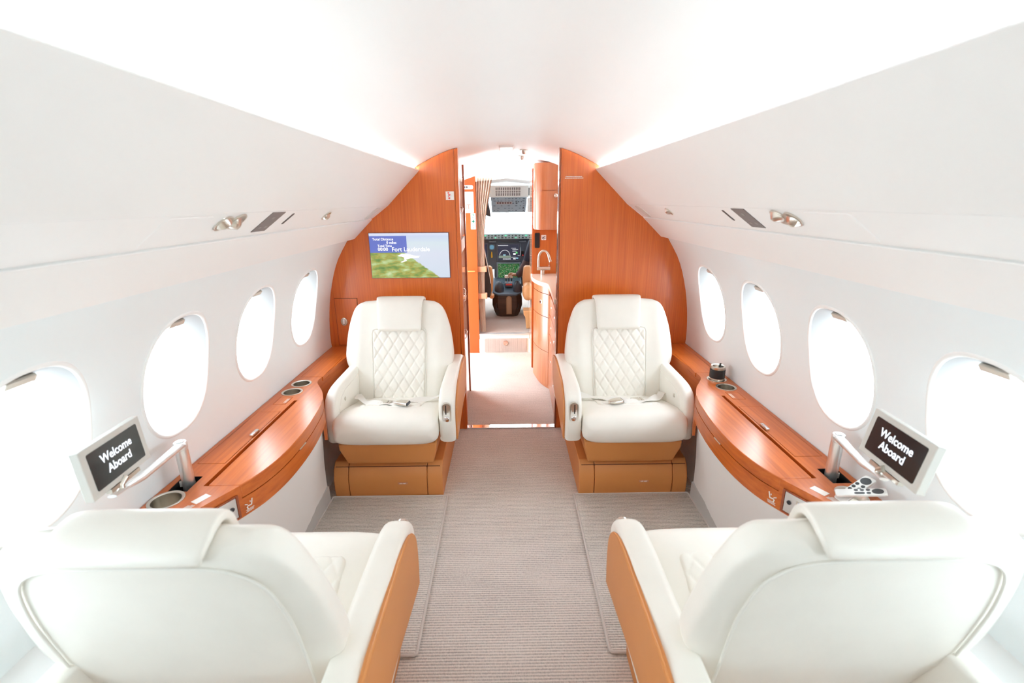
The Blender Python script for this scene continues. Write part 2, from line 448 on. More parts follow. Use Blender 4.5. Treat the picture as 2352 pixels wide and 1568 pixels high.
def reading_light(s, X, y, tilt, spin, label, big=1.0):
    r = thing('reading_light', label, 'reading light', strip_pt(s, X, y), 'reading lights in the overhead strips')
    f = strip_frame(s, X, y) @ Matrix.Rotation(spin, 4, 'Z') @ Matrix.Rotation(tilt, 4, 'X')
    k = big
    b = B(); b.lathe([(.026 * k, -.004), (.026 * k, .003), (.022 * k, .004), (.022 * k, -.004)], strip_frame(s, X, y), 28); b.obj('trim_ring', M['nickel'], r)
    b = B(); b.lathe([(.012 * k, -.012), (.019 * k, -.006), (.0205 * k, .006), (.0195 * k, .027), (.0165 * k, .028), (.0155 * k, .021), (.001, .020)], f, 28); b.obj('barrel', M['nickel'], r)
    b = B(); b.lathe([(.0158 * k, .0205), (.0158 * k, .0245), (.008 * k, .0262), (.0005, .0265)], f, 24); b.obj('lens', mat('lamp_lens', (.16, .19, .18), .12), r)
for s, sd in ((-1, 'left'), (1, 'right')):
    reading_light(s, .772, 1.335, .75, 2.2 if s < 0 else .2, 'aft nickel reading light of the pair in the %s overhead strip' % sd, 1.15)
    reading_light(s, .768, 1.395, .65, .5 if s < 0 else 2.6, 'forward nickel reading light of the pair in the %s overhead strip' % sd, 1.25)
    reading_light(s, .775, 2.11 if s < 0 else 2.38, .7, -.4 if s < 0 else 2.4, 'single small nickel reading light farther forward in the %s overhead strip' % sd, .95)

# ------------------------------------------------------------------ front bulkheads
def bulk_outline():
    pts = [(x, z - .002) for x, z in CEILS if .30 <= x <= .556] + [(.545, 1.722), (.735, 1.514), (.842, 1.434), (.965, 1.318), (1.01, 1.316)]
    pts += [(wx(z) + .015, z) for z in (1.29, 1.24, 1.17, 1.09, 1.0, .91, .83, .76, .69, .60, .45, .2, 0)]
    return pts
def bulkhead(s, inner):
    pts = [(inner, interp(inner, CEILS) - .002)] + [p for p in bulk_outline() if p[0] > inner + .01]
    b = B(); b.loft([[V(s * inner, YF, z), V(s * x, YF, z), V(s * x, YF + .045, z), V(s * inner, YF + .045, z)] for x, z in pts])
    return pts, b
pts, b = bulkhead(-1, .322)
wl = struct(b.obj('wall_front', M['wood_v'], smooth=0)); 
b = B(); zt = interp(.305, CEILS) - .003
b.prism([(-.3205, 0), (-.3205, zt - .008), (-.298, zt), (-.298, 0)], lambda a, c, t: V(a, t, c), YF - .004, YF + .05)
b.obj('edge_trim', M['wood_v'], wl, bevel=.002, seg=2)
pts, b = bulkhead(1, .324)
wr = struct(b.obj('wall_front_right', M['wood_v'], smooth=0))
b = B(); b.prism([(.3225, 0), (.3225, zt - .01), (.312, zt), (.312, 0)], lambda a, c, t: V(a, t, c), YF - .003, YF + .06)
b.obj('edge_trim', M['wood_red'], wr, bevel=.002, seg=2)
# storage door in left bulkhead
r = thing('storage_door', 'small cherry wood door with oval latch in the left bulkhead beside the armchair', 'door', (-1.06, YF, .62))
b = B(); b.prism([(-1.128, .626), (-1.128, .938), (-.985, .938), (-.985, .626)], lambda a, c, t: V(a, t, c), YF - .004, YF - .0005); b.obj('door_panel', M['wood_v'], r, smooth=0)
b = B(); g = .0022
for x0, x1, z0, z1 in ((-1.128 - g, -1.128, .624, .94), (-.985, -.985 + g, .624, .94), (-1.13, -.983, .938, .938 + g), (-1.13, -.983, .626 - g, .626)): b.box(((x0 + x1) / 2, YF - .0015, (z0 + z1) / 2), (x1 - x0, .003, z1 - z0))
b.obj('door_gap', M['groove'], r, smooth=0)
fm = frame_mtx((-1.08, YF - .004, .785), (1, 0, 0), (0, 0, 1))
b = B(); b.loft([[fm @ V(x, y, z) for x, y in oval(0, 0, rx, ry, 28)] for rx, ry, z in ((.021, .026, 0), (.021, .026, .004), (.017, .022, .005), (.015, .02, .002))]); lt = b.obj('latch', M['nickel'], r)
b = B(); b.box((0, 0, .004), (.012, .034, .006), fm); b.obj('latch_lever', M['chrome'], lt, bevel=.002)

# television
tv = thing('television', 'flat screen television showing a green coast map on the left bulkhead', 'television', (-.62, YF, 1.07))
TX0, TX1, TZ0, TZ1 = -.868, -.374, 1.071, 1.349
b = B(); b.box(((TX0 + TX1) / 2, YF - .004, (TZ0 + TZ1) / 2), (TX1 - TX0 + .006, .007, TZ1 - TZ0 + .006)); b.obj('bezel', mat('tv_bezel', (.12, .06, .10), .3), tv, smooth=0)
def tv_mat():
    m = bpy.data.materials.new('tv_map'); m.use_nodes = True; N, L, bs = nodes(m)
    tc = N.new('ShaderNodeTexCoord'); sp = N.new('ShaderNodeSeparateXYZ'); L.new(tc.outputs['Generated'], sp.inputs[0])
    u, v = sp.outputs['X'], sp.outputs['Z']
    mp = N.new('ShaderNodeMapping'); mp.inputs['Scale'].default_value = (5, 1, 7); mp.inputs['Rotation'].default_value = (0, .35, 0); L.new(tc.outputs['Generated'], mp.inputs[0])
    n1 = noise(N, L, mp.outputs[0], 1.3, 6); n2 = noise(N, L, tc.outputs['Generated'], 18, 4)
    land = ramp(N, L, n1.outputs['Fac'], [(.30, (.06, .20, .03)), (.43, (.22, .34, .06)), (.5, (.42, .38, .06)), (.58, (.40, .55, .18)), (.72, (.66, .74, .42))])
    # coast: land where  v < .60 - .62*max(u-.35,0)...
    e = math_node(N, L, 'SUBTRACT', .62, math_node(N, L, 'MULTIPLY', math_node(N, L, 'MAXIMUM', math_node(N, L, 'SUBTRACT', u, .40), 0), 1.28))
    e = math_node(N, L, 'ADD', e, math_node(N, L, 'MULTIPLY', math_node(N, L, 'SUBTRACT', n2.outputs['Fac'], .5), .09))
    msk = math_node(N, L, 'MULTIPLY', math_node(N, L, 'SUBTRACT', e, v), 40)
    cl = N.new('ShaderNodeClamp'); L.new(msk, cl.inputs[0])
    sea = ramp(N, L, v, [(.0, (.66, .75, .86)), (.55, (.72, .76, .88)), (.78, (.70, .80, .86)), (.93, (.62, .70, .90)), (1, (.80, .82, .97))])
    mx = N.new('ShaderNodeMix'); mx.data_type = 'RGBA'; L.new(cl.outputs[0], mx.inputs['Factor']); L.new(sea, mx.inputs['A']); L.new(land, mx.inputs['B'])
    L.new(mx.outputs['Result'], bs.inputs['Emission Color']); bs.inputs['Emission Strength'].default_value = .37
    bs.inputs['Base Color'].default_value = (.02, .02, .02, 1); bs.inputs['Roughness'].default_value = .3
    return m
b = B(); b.box(((TX0 + TX1) / 2, YF - .0085, (TZ0 + TZ1) / 2), (TX1 - TX0, .003, TZ1 - TZ0)); scr = b.obj('screen', tv_mat(), tv, smooth=0)
def tvm(u, v, o): return frame_mtx((lerp(TX0, TX1, u), YF - .0102 - o, lerp(TZ0, TZ1, v)), (1, 0, 0), (0, 0, 1))
b = B(); b.box((lerp(TX0, TX1, .235), YF - .0104, lerp(TZ0, TZ1, .755)), ((TX1 - TX0) * .47, .0006, (TZ1 - TZ0) * .37)); b.obj('info_panel', mat('tv_panel', (.02, .02, .04), .4, emit=(.16, .22, .72), es=.30), scr, smooth=0)
TW = mat('tv_text', (.5, .5, .5), .5, emit=(1, 1, 1), es=.36)
text_obj('Total Distance', .022, TW, tvm(.04, .845, .001), scr, 'screen_text', .0002)
text_obj('0 miles', .022, TW, tvm(.215, .77, .001), scr, 'screen_text', .0003)
text_obj('Total Time', .020, TW, tvm(.10, .70, .001), scr, 'screen_text', .0002)
text_obj('00:00', .029, TW, tvm(.10, .615, .001), scr, 'screen_text', .0005)
text_obj('Fort Lauderdale', .037, mat('tv_label', (.5, .5, .5), .5, emit=(.90, .92, .98), es=.33), tvm(.275, .60, .0006), scr, 'map_label', .0004)
ic = [(.345, .50), (.40, .545), (.50, .53), (.56, .50), (.61, .49), (.64, .495), (.61, .475), (.62, .455), (.57, .445), (.50, .44), (.44, .41), (.375, .355), (.40, .35), (.46, .385), (.42, .42), (.43, .455), (.40, .48), (.36, .488)]
b = B(); b.prism([(lerp(TX0, TX1, u), lerp(TZ0, TZ1, v)) for u, v in ic], lambda a, c, t: V(a, t, c), YF - .0112, YF - .0104); b.obj('aircraft_symbol', TW, scr, smooth=0)

# placards on the bulkheads
r = thing('placard', 'small square white placard with red symbols on the left bulkhead edge', 'sign', (-.354, YF, 1.545), 'white placards on the bulkheads')
b = B(); b.box((-.354, YF - .0015, 1.57), (.05, .002, .05)); b.obj('plate', M['sign_white'], r, smooth=0)
b = B()
for x, z, w_, h_ in ((-.362, 1.586, .010, .008), (-.357, 1.577, .014, .004), (-.362, 1.568, .006, .006), (-.355, 1.571, .006, .005), (-.358, 1.555, .011, .010)): b.box((x, YF - .0028, z), (w_, .001, h_))
b.obj('symbol', M['red'], r, smooth=0)
r = thing('lettering_strip', 'two fine white printed lines high on the right bulkhead', 'sign', (.40, YF, 1.665))
b = B(); random.seed(3)
for z, x0, x1 in ((1.676, .352, .452), (1.667, .348, .456)):
    x = x0
    while x < x1:
        w_ = random.uniform(.004, .011); b.box((x + w_ / 2, YF - .001, z), (w_, .001, .0045)); x += w_ + .0014
b.obj('print', M['ink'], r, smooth=0)

# ------------------------------------------------------------------ side ledges
EDGE = [(-1.42, 1.045), (1.10, 1.044), (1.17, 1.04), (1.25, 1.018), (1.33, .980), (1.435, .927), (1.52, .893), (1.63, .872), (1.75, .866), (1.88, .870), (2.0, .882), (2.11, .899), (2.2, .924), (2.28, .958), (2.34, .993), (2.39, 1.022), (2.43, 1.034), (2.48, 1.034), (2.6, 1.028), (3.058, .995)]
ES = [(p[0], p[1]) for p in smooth_curve(EDGE[1:], 6)]
ES = [(-1.42, 1.045)] + ES
LA = 1.10
def edge_x(y): return interp(y, ES)
LZ = .615
def circ(cx, cy, r, n=36): return oval(cx, cy, r, r, n)
def make_ledge(s, sd):
    root = thing('side_ledge', 'long cherry wood side ledge with bulging table front under the %s windows' % sd, 'ledge', (s * 1.05, 1.8, .42), 'wooden side ledges under the windows')
    fn = lambda x, y, z: V(s * x, y, z)
    LY0, LY1 = 1.438, 2.163
    outer = [(1.178, LA), (1.178, 3.06)]
    E2 = [(x, y) for y, x in ES]
    up = [(x, y) for x, y in E2 if y > LY1 + .002]; lo = [(x, y) for x, y in E2 if LA <= y < LY0 - .002]
    outer += up[::-1] + [(edge_x(LY1 + .0015), LY1 + .0015), (1.050, LY1 + .0015), (1.050, LY0 - .0015), (edge_x(LY0 - .0015), LY0 - .0015)] + lo[::-1]
    cups = [(1.106, 2.272, .044), (1.106, 2.388, .044)]
    if s < 0: cups.append((1.122, 1.357, .047))
    else: cups.append((1.108, 1.205, .040))
    lids = [('lid', 1.058, 1.582, 1.162, 2.036), ('lid', 1.072, 2.117, 1.134, 2.206), ('lid', 1.030, 2.486, 1.152, 2.82)]
    holes = [circ(x, y, r) for x, y, r in cups] + [rect(a, c, d, e) for _, a, c, d, e in lids]
    well = [(1.086, 1.405), (1.152, 1.405), (1.158, 1.498), (1.088, 1.498)]
    holes.append(well)
    if s > 0: holes.append(oval(1.100, 1.335, .040, .046, 36))
    b = B(); b.plate(outer, holes, LZ - .022, LZ, fn); b.obj('ledge_top', M['wood_y'], root, smooth=30)
    # table leaf
    leaf = [(1.034, LY0), (1.034, LY1)] + [(edge_x(y), y) for y in [LY1 - (LY1 - LY0) * k / 30 for k in range(31)]]
    b = B(); b.plate(leaf, [], .566, LZ + .0015, fn); tl = b.obj('table_leaf', M['wood_y'], root, smooth=30, bevel=.0025, seg=2)
    # leaf pull
    yy = 1.80; b = B(); b.box((0, 0, 0), (.012, .06, .006), Matrix.Translation(fn(edge_x(yy) + .003, yy, .566))); b.obj('pull', M['nickel'], tl, bevel=.002)
    # fascia
    def ribbon(y0, y1, z0, z1, off=0.0, th=.014, n=40):
        bb = B(); rings = []
        for k in range(n + 1):
            y = lerp(y0, y1, k / n); x = edge_x(y) + off
            rings.append([fn(x, y, z0), fn(x, y, z1), fn(x + th, y, z1), fn(x + th, y, z0)])
        bb.loft(rings); return bb
    ribbon(LY1 + .001, 3.058, .40, LZ - .022).obj('fascia', M['wood_y'], root, smooth=40)
    ribbon(LA, LY0 - .001, .495, LZ - .022).obj('fascia', M['wood_y'], root, smooth=40)
    ribbon(LY0 - .001, LY1 + .001, .495, .5635).obj('fascia', M['wood_y'], root, smooth=40)
    # nosing under the bulge front end
    # carcass
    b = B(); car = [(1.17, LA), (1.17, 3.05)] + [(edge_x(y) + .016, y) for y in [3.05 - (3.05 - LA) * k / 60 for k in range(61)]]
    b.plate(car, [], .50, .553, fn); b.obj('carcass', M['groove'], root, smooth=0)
    for nm, a, c, d, e in lids:
        g = .0022; b = B(); b.plate(rect(a + g, c + g, d - g, e - g), [], LZ - .02, LZ + .0004, fn); b.obj(nm, M['wood_y'], root, smooth=0)
    # catch on storage lid
    b = B(); b.box((0, 0, 0), (.016, .055, .012), Matrix.Translation(fn(1.066, 1.815, LZ + .006))); b.obj('lid_catch', M['chrome'], root, bevel=.004)
    # fine print on the small lid
    b = B()
    for q in range(3): b.box((0, 0, 0), (.002, .05, .0006), Matrix.Translation(fn(1.079 + .005 * q, 2.16, LZ + .0008)))
    b.obj('print', M['ink'], root, smooth=0)
    for i, (x, y, r) in enumerate(cups):
        mt = Matrix.Translation(fn(x, y, LZ))
        b = B(); b.lathe([(r - .001, -.052), (r - .001, -.001), (r + .006, -.0005), (r + .006, .002), (r, .0028), (r - .004, .0005), (r - .005, -.05), (.001, -.0505)], mt, 40); b.obj('cup_holder', M['nickel'], root, smooth=50)
    b = B(); b.plate([(x, y) for x, y in well], [[(lerp(x, 1.121, .04), lerp(y, 1.452, .04)) for x, y in well]], LZ - .06, LZ - .001, fn); wl_ = b.obj('monitor_well', M['black'], root, smooth=0)
    b = B(); b.plate(well, [], LZ - .061, LZ - .057, fn); b.obj('well_bottom', M['black'], wl_, smooth=0)
    b = B(); b.box((0, 0, 0), (.012, .003, .02), Matrix.Translation(fn(1.147, 1.47, LZ - .012)) @ Matrix.Rotation(.3, 4, 'Z')); b.obj('well_print', M['ink'], wl_, smooth=0)
    if s > 0:
        b = B(); b.loft([[fn(x, y, LZ + z) for x, y in oval(1.100, 1.335, .040 + o, .046 + o, 40)] for o, z in ((-.001, -.03), (-.001, -.001), (.006, 0), (.006, .002), (.001, .0025), (-.003, 0), (-.012, -.022), (-.035, -.024))])
        b.obj('remote_tray', M['nickel'], root, smooth=50)
    # control panel, on the slanted aft part of the bulge
    p0, p1 = V(s * edge_x(1.418), 1.418, 0), V(s * edge_x(1.245), 1.245, 0)
    d = (p1 - p0).normalized(); L_ = (p1 - p0).length; nrm = V(-d.y, d.x, 0) 
    if nrm.x * s > 0: nrm = -nrm
    def pm(o): return frame_mtx((p0.x + nrm.x * o, p0.y + nrm.y * o, .5), d, (0, 0, 1)) if s < 0 else frame_mtx((p0.x + nrm.x * o, p0.y + nrm.y * o, .5), d, (0, 0, 1))
    b = B(); b.plate(rect(-.004, .002, L_, .089), [rect(.004, .008, L_ - .006, .084)], 0, .004, lambda x, y, z: pm(.001) @ V(x, y, z if pm(0).col[2].xyz.dot(nrm) > 0 else -z)); b.obj('panel_surround', M['wood_red'], root, smooth=0)
    sg = 1 if pm(0).col[2].xyz.dot(nrm) > 0 else -1
    b = B(); b.box((L_ / 2, .046, .0035 * sg), (L_ - .012, .074, .003), pm(.001)); cp = b.obj('control_panel', M['alu'], root, smooth=0, bevel=.001, seg=1)
    b = B(); b.box((.105, .046, .0058 * sg), (.115, .052, .002), pm(.001)); b.obj('panel_frame', M['nickel'], cp, smooth=0)
    b = B(); b.box((.107, .046, .0075 * sg), (.105, .044, .002), pm(.001)); b.obj('panel_screen', M['lcd'], cp, smooth=0)
    b = B(); b.lathe([(.0075, 0), (.0075, .003), (.0045, .0032), (.0045, .0008), (.002, .0006), (.002, .003), (.0004, .003)], pm(.001) @ Matrix.Translation((.024, .05, .005 * sg)) @ Matrix.Rotation(0 if sg > 0 else pi, 4, 'X'), 24); b.obj('jack', M['dark'], cp)
    # seat pictogram on the fascia just forward of the panel
    q0, q1 = V(s * edge_x(1.475), 1.475, 0), V(s * edge_x(1.43), 1.43, 0); dd = (q1 - q0).normalized(); nn = V(-dd.y, dd.x, 0)
    if nn.x * s > 0: nn = -nn
    fmx = frame_mtx((q0.x + nn.x * .002, q0.y + nn.y * .002, .505), dd, (0, 0, 1)); b = B()
    for (x, y, w_, h_, a) in ((.012, .031, .004, .022, .25), (.022, .021, .018, .004, .1), (.031, .015, .004, .012, -.3), (.018, .034, .003, .006, 0), (.034, .03, .012, .003, .5), (.022, .009, .032, .0016, 0), (.022, .005, .028, .0016, 0), (.024, .001, .03, .0016, 0)):
        b.box((0, 0, 0), (w_, h_, .0008), fmx @ Matrix.Translation((x, y, 0)) @ Matrix.Rotation(a, 4, 'Z'))
    b.obj('seat_symbol', M['ink'], root, smooth=0)
    # label plate by the control panel
    b = B(); b.box((0, 0, 0), (.028, .05, .0006), Matrix.Translation(fn(1.012, 1.362, LZ + .0007)) @ Matrix.Rotation(s * .45, 4, 'Z')); b.obj('label_plate', mat('clear_label', (.88, .80, .74), .15), root, smooth=0)
    b = B(); random.seed(11)
    for q in range(5): b.box((0, 0, 0), (.0018, random.uniform(.025, .04), .0006), Matrix.Translation(fn(1.018 + .005 * q, 1.312, LZ + .0008)) @ Matrix.Rotation(s * .45, 4, 'Z'))
    b.obj('print', M['ink'], root, smooth=0)
    # dado below (structure)
    b = B(); ny = 70; rings = []
    for k in range(ny + 1):
        y = lerp(-1.42, 2.222, k / ny); ex = edge_x(y) + .014
        xf = max(.968, min(ex + .02, .985)) if y < 1.4 else .968
        xs = [lerp(xf, ex, t) + .012 * sin(pi * t) for t in (0, .25, .5, .75, 1)]
        rings.append([fn(x, y, z) for x, z in zip(xs, (0, .12, .25, .38, .4955))])
    b.loft(rings, closed=False)
    y = 2.222; last = [b.v(p) for p in rings[-1]]; out = [b.v(fn(1.10, y, z)) for z in (0, .12, .25, .38, .4955)]
    for i in range(4): b.f([last[i], last[i + 1], out[i + 1], out[i]])
    trim_n[0] += 1; struct(b.obj('trim_%d' % trim_n[0], M['dado'], smooth=50))
    b = B(); b.plate(rect(1.045, -1.42, 1.18, LA - .002), [], .4955, .506, fn); trim_n[0] += 1; struct(b.obj('trim_%d' % trim_n[0], M['dado'], smooth=0))
    b = B(); b.loft([[fn(.960, y, .0), fn(.962, y, .095), fn(.972, y, .1), fn(.972, y, 0)] for y in (-1.42, 2.224)]); struct(b.obj('baseboard_' + sd, M['base_grey'], smooth=0))
    return root
make_ledge(-1, 'left'); make_ledge(1, 'right')

# canister standing in the forward right cup holder
r = thing('canister', 'small black banded steel canister standing in the forward cup holder of the right ledge', 'canister', (1.106, 2.388, LZ - .05))
mt = Matrix.Translation((1.106, 2.388, LZ))
b = B(); b.lathe([(.036, -.049), (.037, .0), (.037, .066), (.0385, .068), (.0385, .074), (.035, .076), (.027, .074), (.024, .062), (.001, .060)], mt, 36); b.obj('steel_body', M['nickel'], r)
b = B(); b.lathe([(.0374, .012), (.0392, .013), (.0392, .058), (.0374, .059)], mt, 36, caps=False); b.obj('black_band', M['black'], r)
b = B(); b.tube([mt @ V(.012, .012, .066), mt @ V(.020, .022, .08), mt @ V(.026, .028, .078)], .004, 8); b.obj('lid_tab', M['black'], r)

# ------------------------------------------------------------------ monitors on swing arms
def make_monitor(s, sd, base, TL, TR, BL, label):
    r = thing('swing_arm_monitor', label, 'monitor', base, 'welcome screens on swing arms')
    top = V(base[0], base[1], .765)
    TL, TR, BL = V(*TL), V(*TR), V(*BL)
    rx = (TR - TL).normalized(); up = (TL - BL); up = (up - rx * up.dot(rx)).normalized(); nz = rx.cross(up)
    W_, H_ = (TR - TL).length, (TL - BL).length
    O = (TL + TR + BL + BL + (TR - TL)) / 4
    mt = frame_mtx(O, rx, up)
    b = B(); b.lathe([(.0195, base[2] - .765 + .01), (.0195, -.025), (.0185, -.024), (.0185, -.022), (.0205, -.021), (.0205, -.002), (.018, .002), (.001, .0025)], Matrix.Translation(top), 32); b.obj('post', M['alu'], r)
    elbow = O - up * (H_ / 2 + .022) - nz * .004 + rx * (-.02)
    a0, a1 = top + V(0, 0, -.010), elbow
    dr = (a1 - a0).normalized(); side = dr.cross(V(0, 0, 1)).normalized(); upv = side.cross(dr)
    rings = []
    for t, w_, h_ in ((-.06, .012, .007), (0, .0195, .009), (.2, .017, .0095), (.75, .013, .008), (.92, .012, .006), (1.0, .013, .005), (1.12, .010, .004)):
        c = a0.lerp(a1, t) + V(0, 0, -.012 * sin(pi * min(max(t, 0), 1)) * (1 if t > .6 else .3))
        rings.append([c + side * (w_ * cos(2 * pi * k / 16)) + upv * (h_ * sin(2 * pi * k / 16)) for k in range(16)])
    b = B(); b.loft(rings); b.obj('arm', M['alu'], r)
    b = B(); b.lathe([(.012, 0), (.012, .004), (.004, .006), (.001, .006)], Matrix.Translation(top + V(0, 0, .002)), 24); b.obj('pivot_cap', M['chrome'], r)
    b = B(); b.tube([elbow + up * .0 , elbow + up * .012, O - up * (H_ / 2 - .002)], .009, 12); b.box((0, -H_ / 2 - .006, -.006), (W_ * .5, .010, .014), mt); b.obj('bracket', M['nickel'], r)
    b = B(); b.box((0, 0, -.010), (W_, H_, .020), mt); fr = b.obj('monitor_frame', M['mon'], r, bevel=.002)
    b = B(); b.box((0, 0, -.024), (W_ * .8, H_ * .75, .012), mt); b.obj('monitor_back', M['mon'], r, bevel=.004)
    b = B(); b.loft([[mt @ V(x, y, z) for x, y in rrect(-W_ * .415, -H_ * .38, W_ * .415, H_ * .38, .005)] for z in (-.002, .0008)]); sc = b.obj('screen', M['screen'], r, smooth=0)
    text_obj('Welcome\nAboard', H_ * .245, M['text'], mt @ Matrix.Translation((0, H_ * .055, .0016)), sc, 'screen_text', .00045, 'CENTER', 1.0)
    return r
kL, kR = 1.50 / 1.4, 1.62 / 1.4
def sc_from_cam(p, k): return tuple((Vector(p) - V(-.009, 0, 1.54)) * k + V(-.009, 0, 1.54))
make_monitor(-1, 'left', (-1.118, 1.465, LZ - .056), sc_from_cam((-.930, .922, 1.028), kL), sc_from_cam((-.965, 1.141, 1.015), kL), sc_from_cam((-.917, .917, .912), kL), 'small grey welcome monitor on a silver swing arm above the left ledge')
make_monitor(1, 'right', (1.118, 1.465, LZ - .056), sc_from_cam((.841, 1.010, 1.074), kR), sc_from_cam((.818, .818, 1.079), kR), sc_from_cam((.820, 1.008, .969), kR), 'small grey welcome monitor on a silver swing arm above the right ledge')

# remotes
def remote(p0, p1, z, tilt, label):
    p0, p1 = V(*p0), V(*p1); d = (p1 - p0); L_ = d.length; d.normalize()
    r = thing('remote_control', label, 'remote control', (p0 + p1) / 2, 'white remote controls on the right ledge')
    mt = frame_mtx(p0, d, V(0, 0, 1).cross(d))
    b = B(); b.loft([[mt @ V(x, y, q) for x, y in rrect(0 + o, -.0185 + o, L_ - o, .0185 - o, .007)] for o, q in ((.002, 0), (0, .002), (0, .007), (.0012, .0085))]); b.obj('body', mat('remote_white', (.80, .79, .76), .3, .1), r, smooth=30)
    b = B(); b.lathe([(.0152, 0), (.0152, .0006), (.0145, .0012), (.001, .001)], mt @ Matrix.Translation((L_ - .023, 0, .0085)), 32); b.obj('click_wheel', M['black'], r)
    for x, y in ((.047, .0095), (.047, -.0095), (.0625, .0095), (.078, .0095)):
        b = B(); b.lathe([(.0058, 0), (.0058, .0008), (.001, .001)], mt @ Matrix.Translation((L_ - x, y, .0085)), 20); b.obj('button', M['black'], r)
    b = B(); b.loft([[mt @ V(x, y, q) for x, y in rrect(L_ - .084, -.0153, L_ - .0567, -.0037, .0057)] for q in (.0085, .0094)]); b.obj('rocker', M['black'], r)
remote((1.036, 1.322, LZ + .015), (1.147, 1.259, LZ + .057), 0, 0, 'white remote with black buttons lying across the oval tray, nearer the camera')
remote((1.043, 1.311, LZ - .005), (1.163, 1.346, LZ + .051), 0, 0, 'white remote half hidden, pointing forward under the monitor arm')

# ------------------------------------------------------------------ carpet mats
for s, sd in ((-1, 'left'), (1, 'right')):
    r = thing('floor_mat', 'raised beige ribbed carpet mat with corded edge between the %s facing seats' % sd, 'mat', (s * .65, 1.78, 0), 'carpet mats between the facing seats')
    b = B(); b.loft([[V(s * x, y, z) for x, y in rrect(.345 + o, 1.312 + o, .958 - o, 2.252 - o, .01)] for o, z in ((0, 0), (0, .009), (.004, .012))]); b.obj('pile', M['carpet_mat'], r, smooth=30)
    b = B(); b.tube([V(s * x, y, .0085) for x, y in rrect(.342, 1.308, .961, 2.256, .012)], .0062, 8, closed=True); b.obj('binding', M['bind'], r)

# threshold
b = B(); b.box((.006, YF - .002 + .022, .004), (.62, .05, .008)); o = b.obj('threshold_plate', mat('mirror_steel', (.78, .78, .80), .06, 1), bevel=.002); tag(o, 'polished metal threshold plate on the floor of the bulkhead doorway', 'threshold')

# ------------------------------------------------------------------ armchairs
BO = V(0, .36, .40); BD = V(0, .18, .59).normalized(); BN = V(0, -BD.z, BD.y)   # back origin, along, front normal
def bp(u, s, t): return BO + V(u, 0, 0) + BD * s + BN * t
BW = [(-.03, .238), (.05, .245), (.11, .255), (.16, .272), (.205, .303), (.26, .320), (.33, .318), (.43, .304), (.50, .285), (.55, .265), (.582, .240), (.600, .206)]
BWs = [(p[0], p[1]) for p in smooth_curve(BW, 4)]
def sell(n, p):
    out = []
    for k in range(n):
        a = 2 * pi * (k + .5) / n; c, q = cos(a), sin(a)
        out.append((abs(c) ** (2 / p) * (1 if c > 0 else -1), abs(q) ** (2 / p) * (1 if q > 0 else -1)))
    return out
def pillow(u, s):
    a = abs(sin(pi * (u / .062 + s / .098))); c = abs(sin(pi * (u / .062 - s / .098)))
    return (1 - (1 - min(a, 1)) ** 4) * (1 - (1 - min(c, 1)) ** 4)
def quilt_grid(name, m, parent, fn, w0, w1, l0, l1, rr, nu=72, nv=110, h=.006):
    """quilted pad: fn(u, s, t)->point"""
    b = B(); g = []
    for j in range(nv + 1):
        s_ = lerp(l0, l1, j / nv); row = []
        w_ = lerp(w0, w1, j / nv)
        # rounded corners
        for e in (s_ - l0, l1 - s_):
            if e < rr: w_ = min(w_, w_ - rr + sqrt(max(0, rr * rr - (rr - e) ** 2)))
        for i in range(nu + 1):
            u = lerp(-w_, w_, i / nu)
            ed = min((w_ - abs(u)) / .008, (s_ - l0) / .008, (l1 - s_) / .008, 1)
            row.append(b.v(fn(u, s_, -.004 + .005 * max(0, ed) + h * pillow(u, s_) * max(0, ed))))
        g.append(row)
    for j in range(nv):
        for i in range(nu): b.f([g[j][i], g[j][i + 1], g[j + 1][i + 1], g[j + 1][i]])
    return b.obj(name, m, parent, smooth=180)
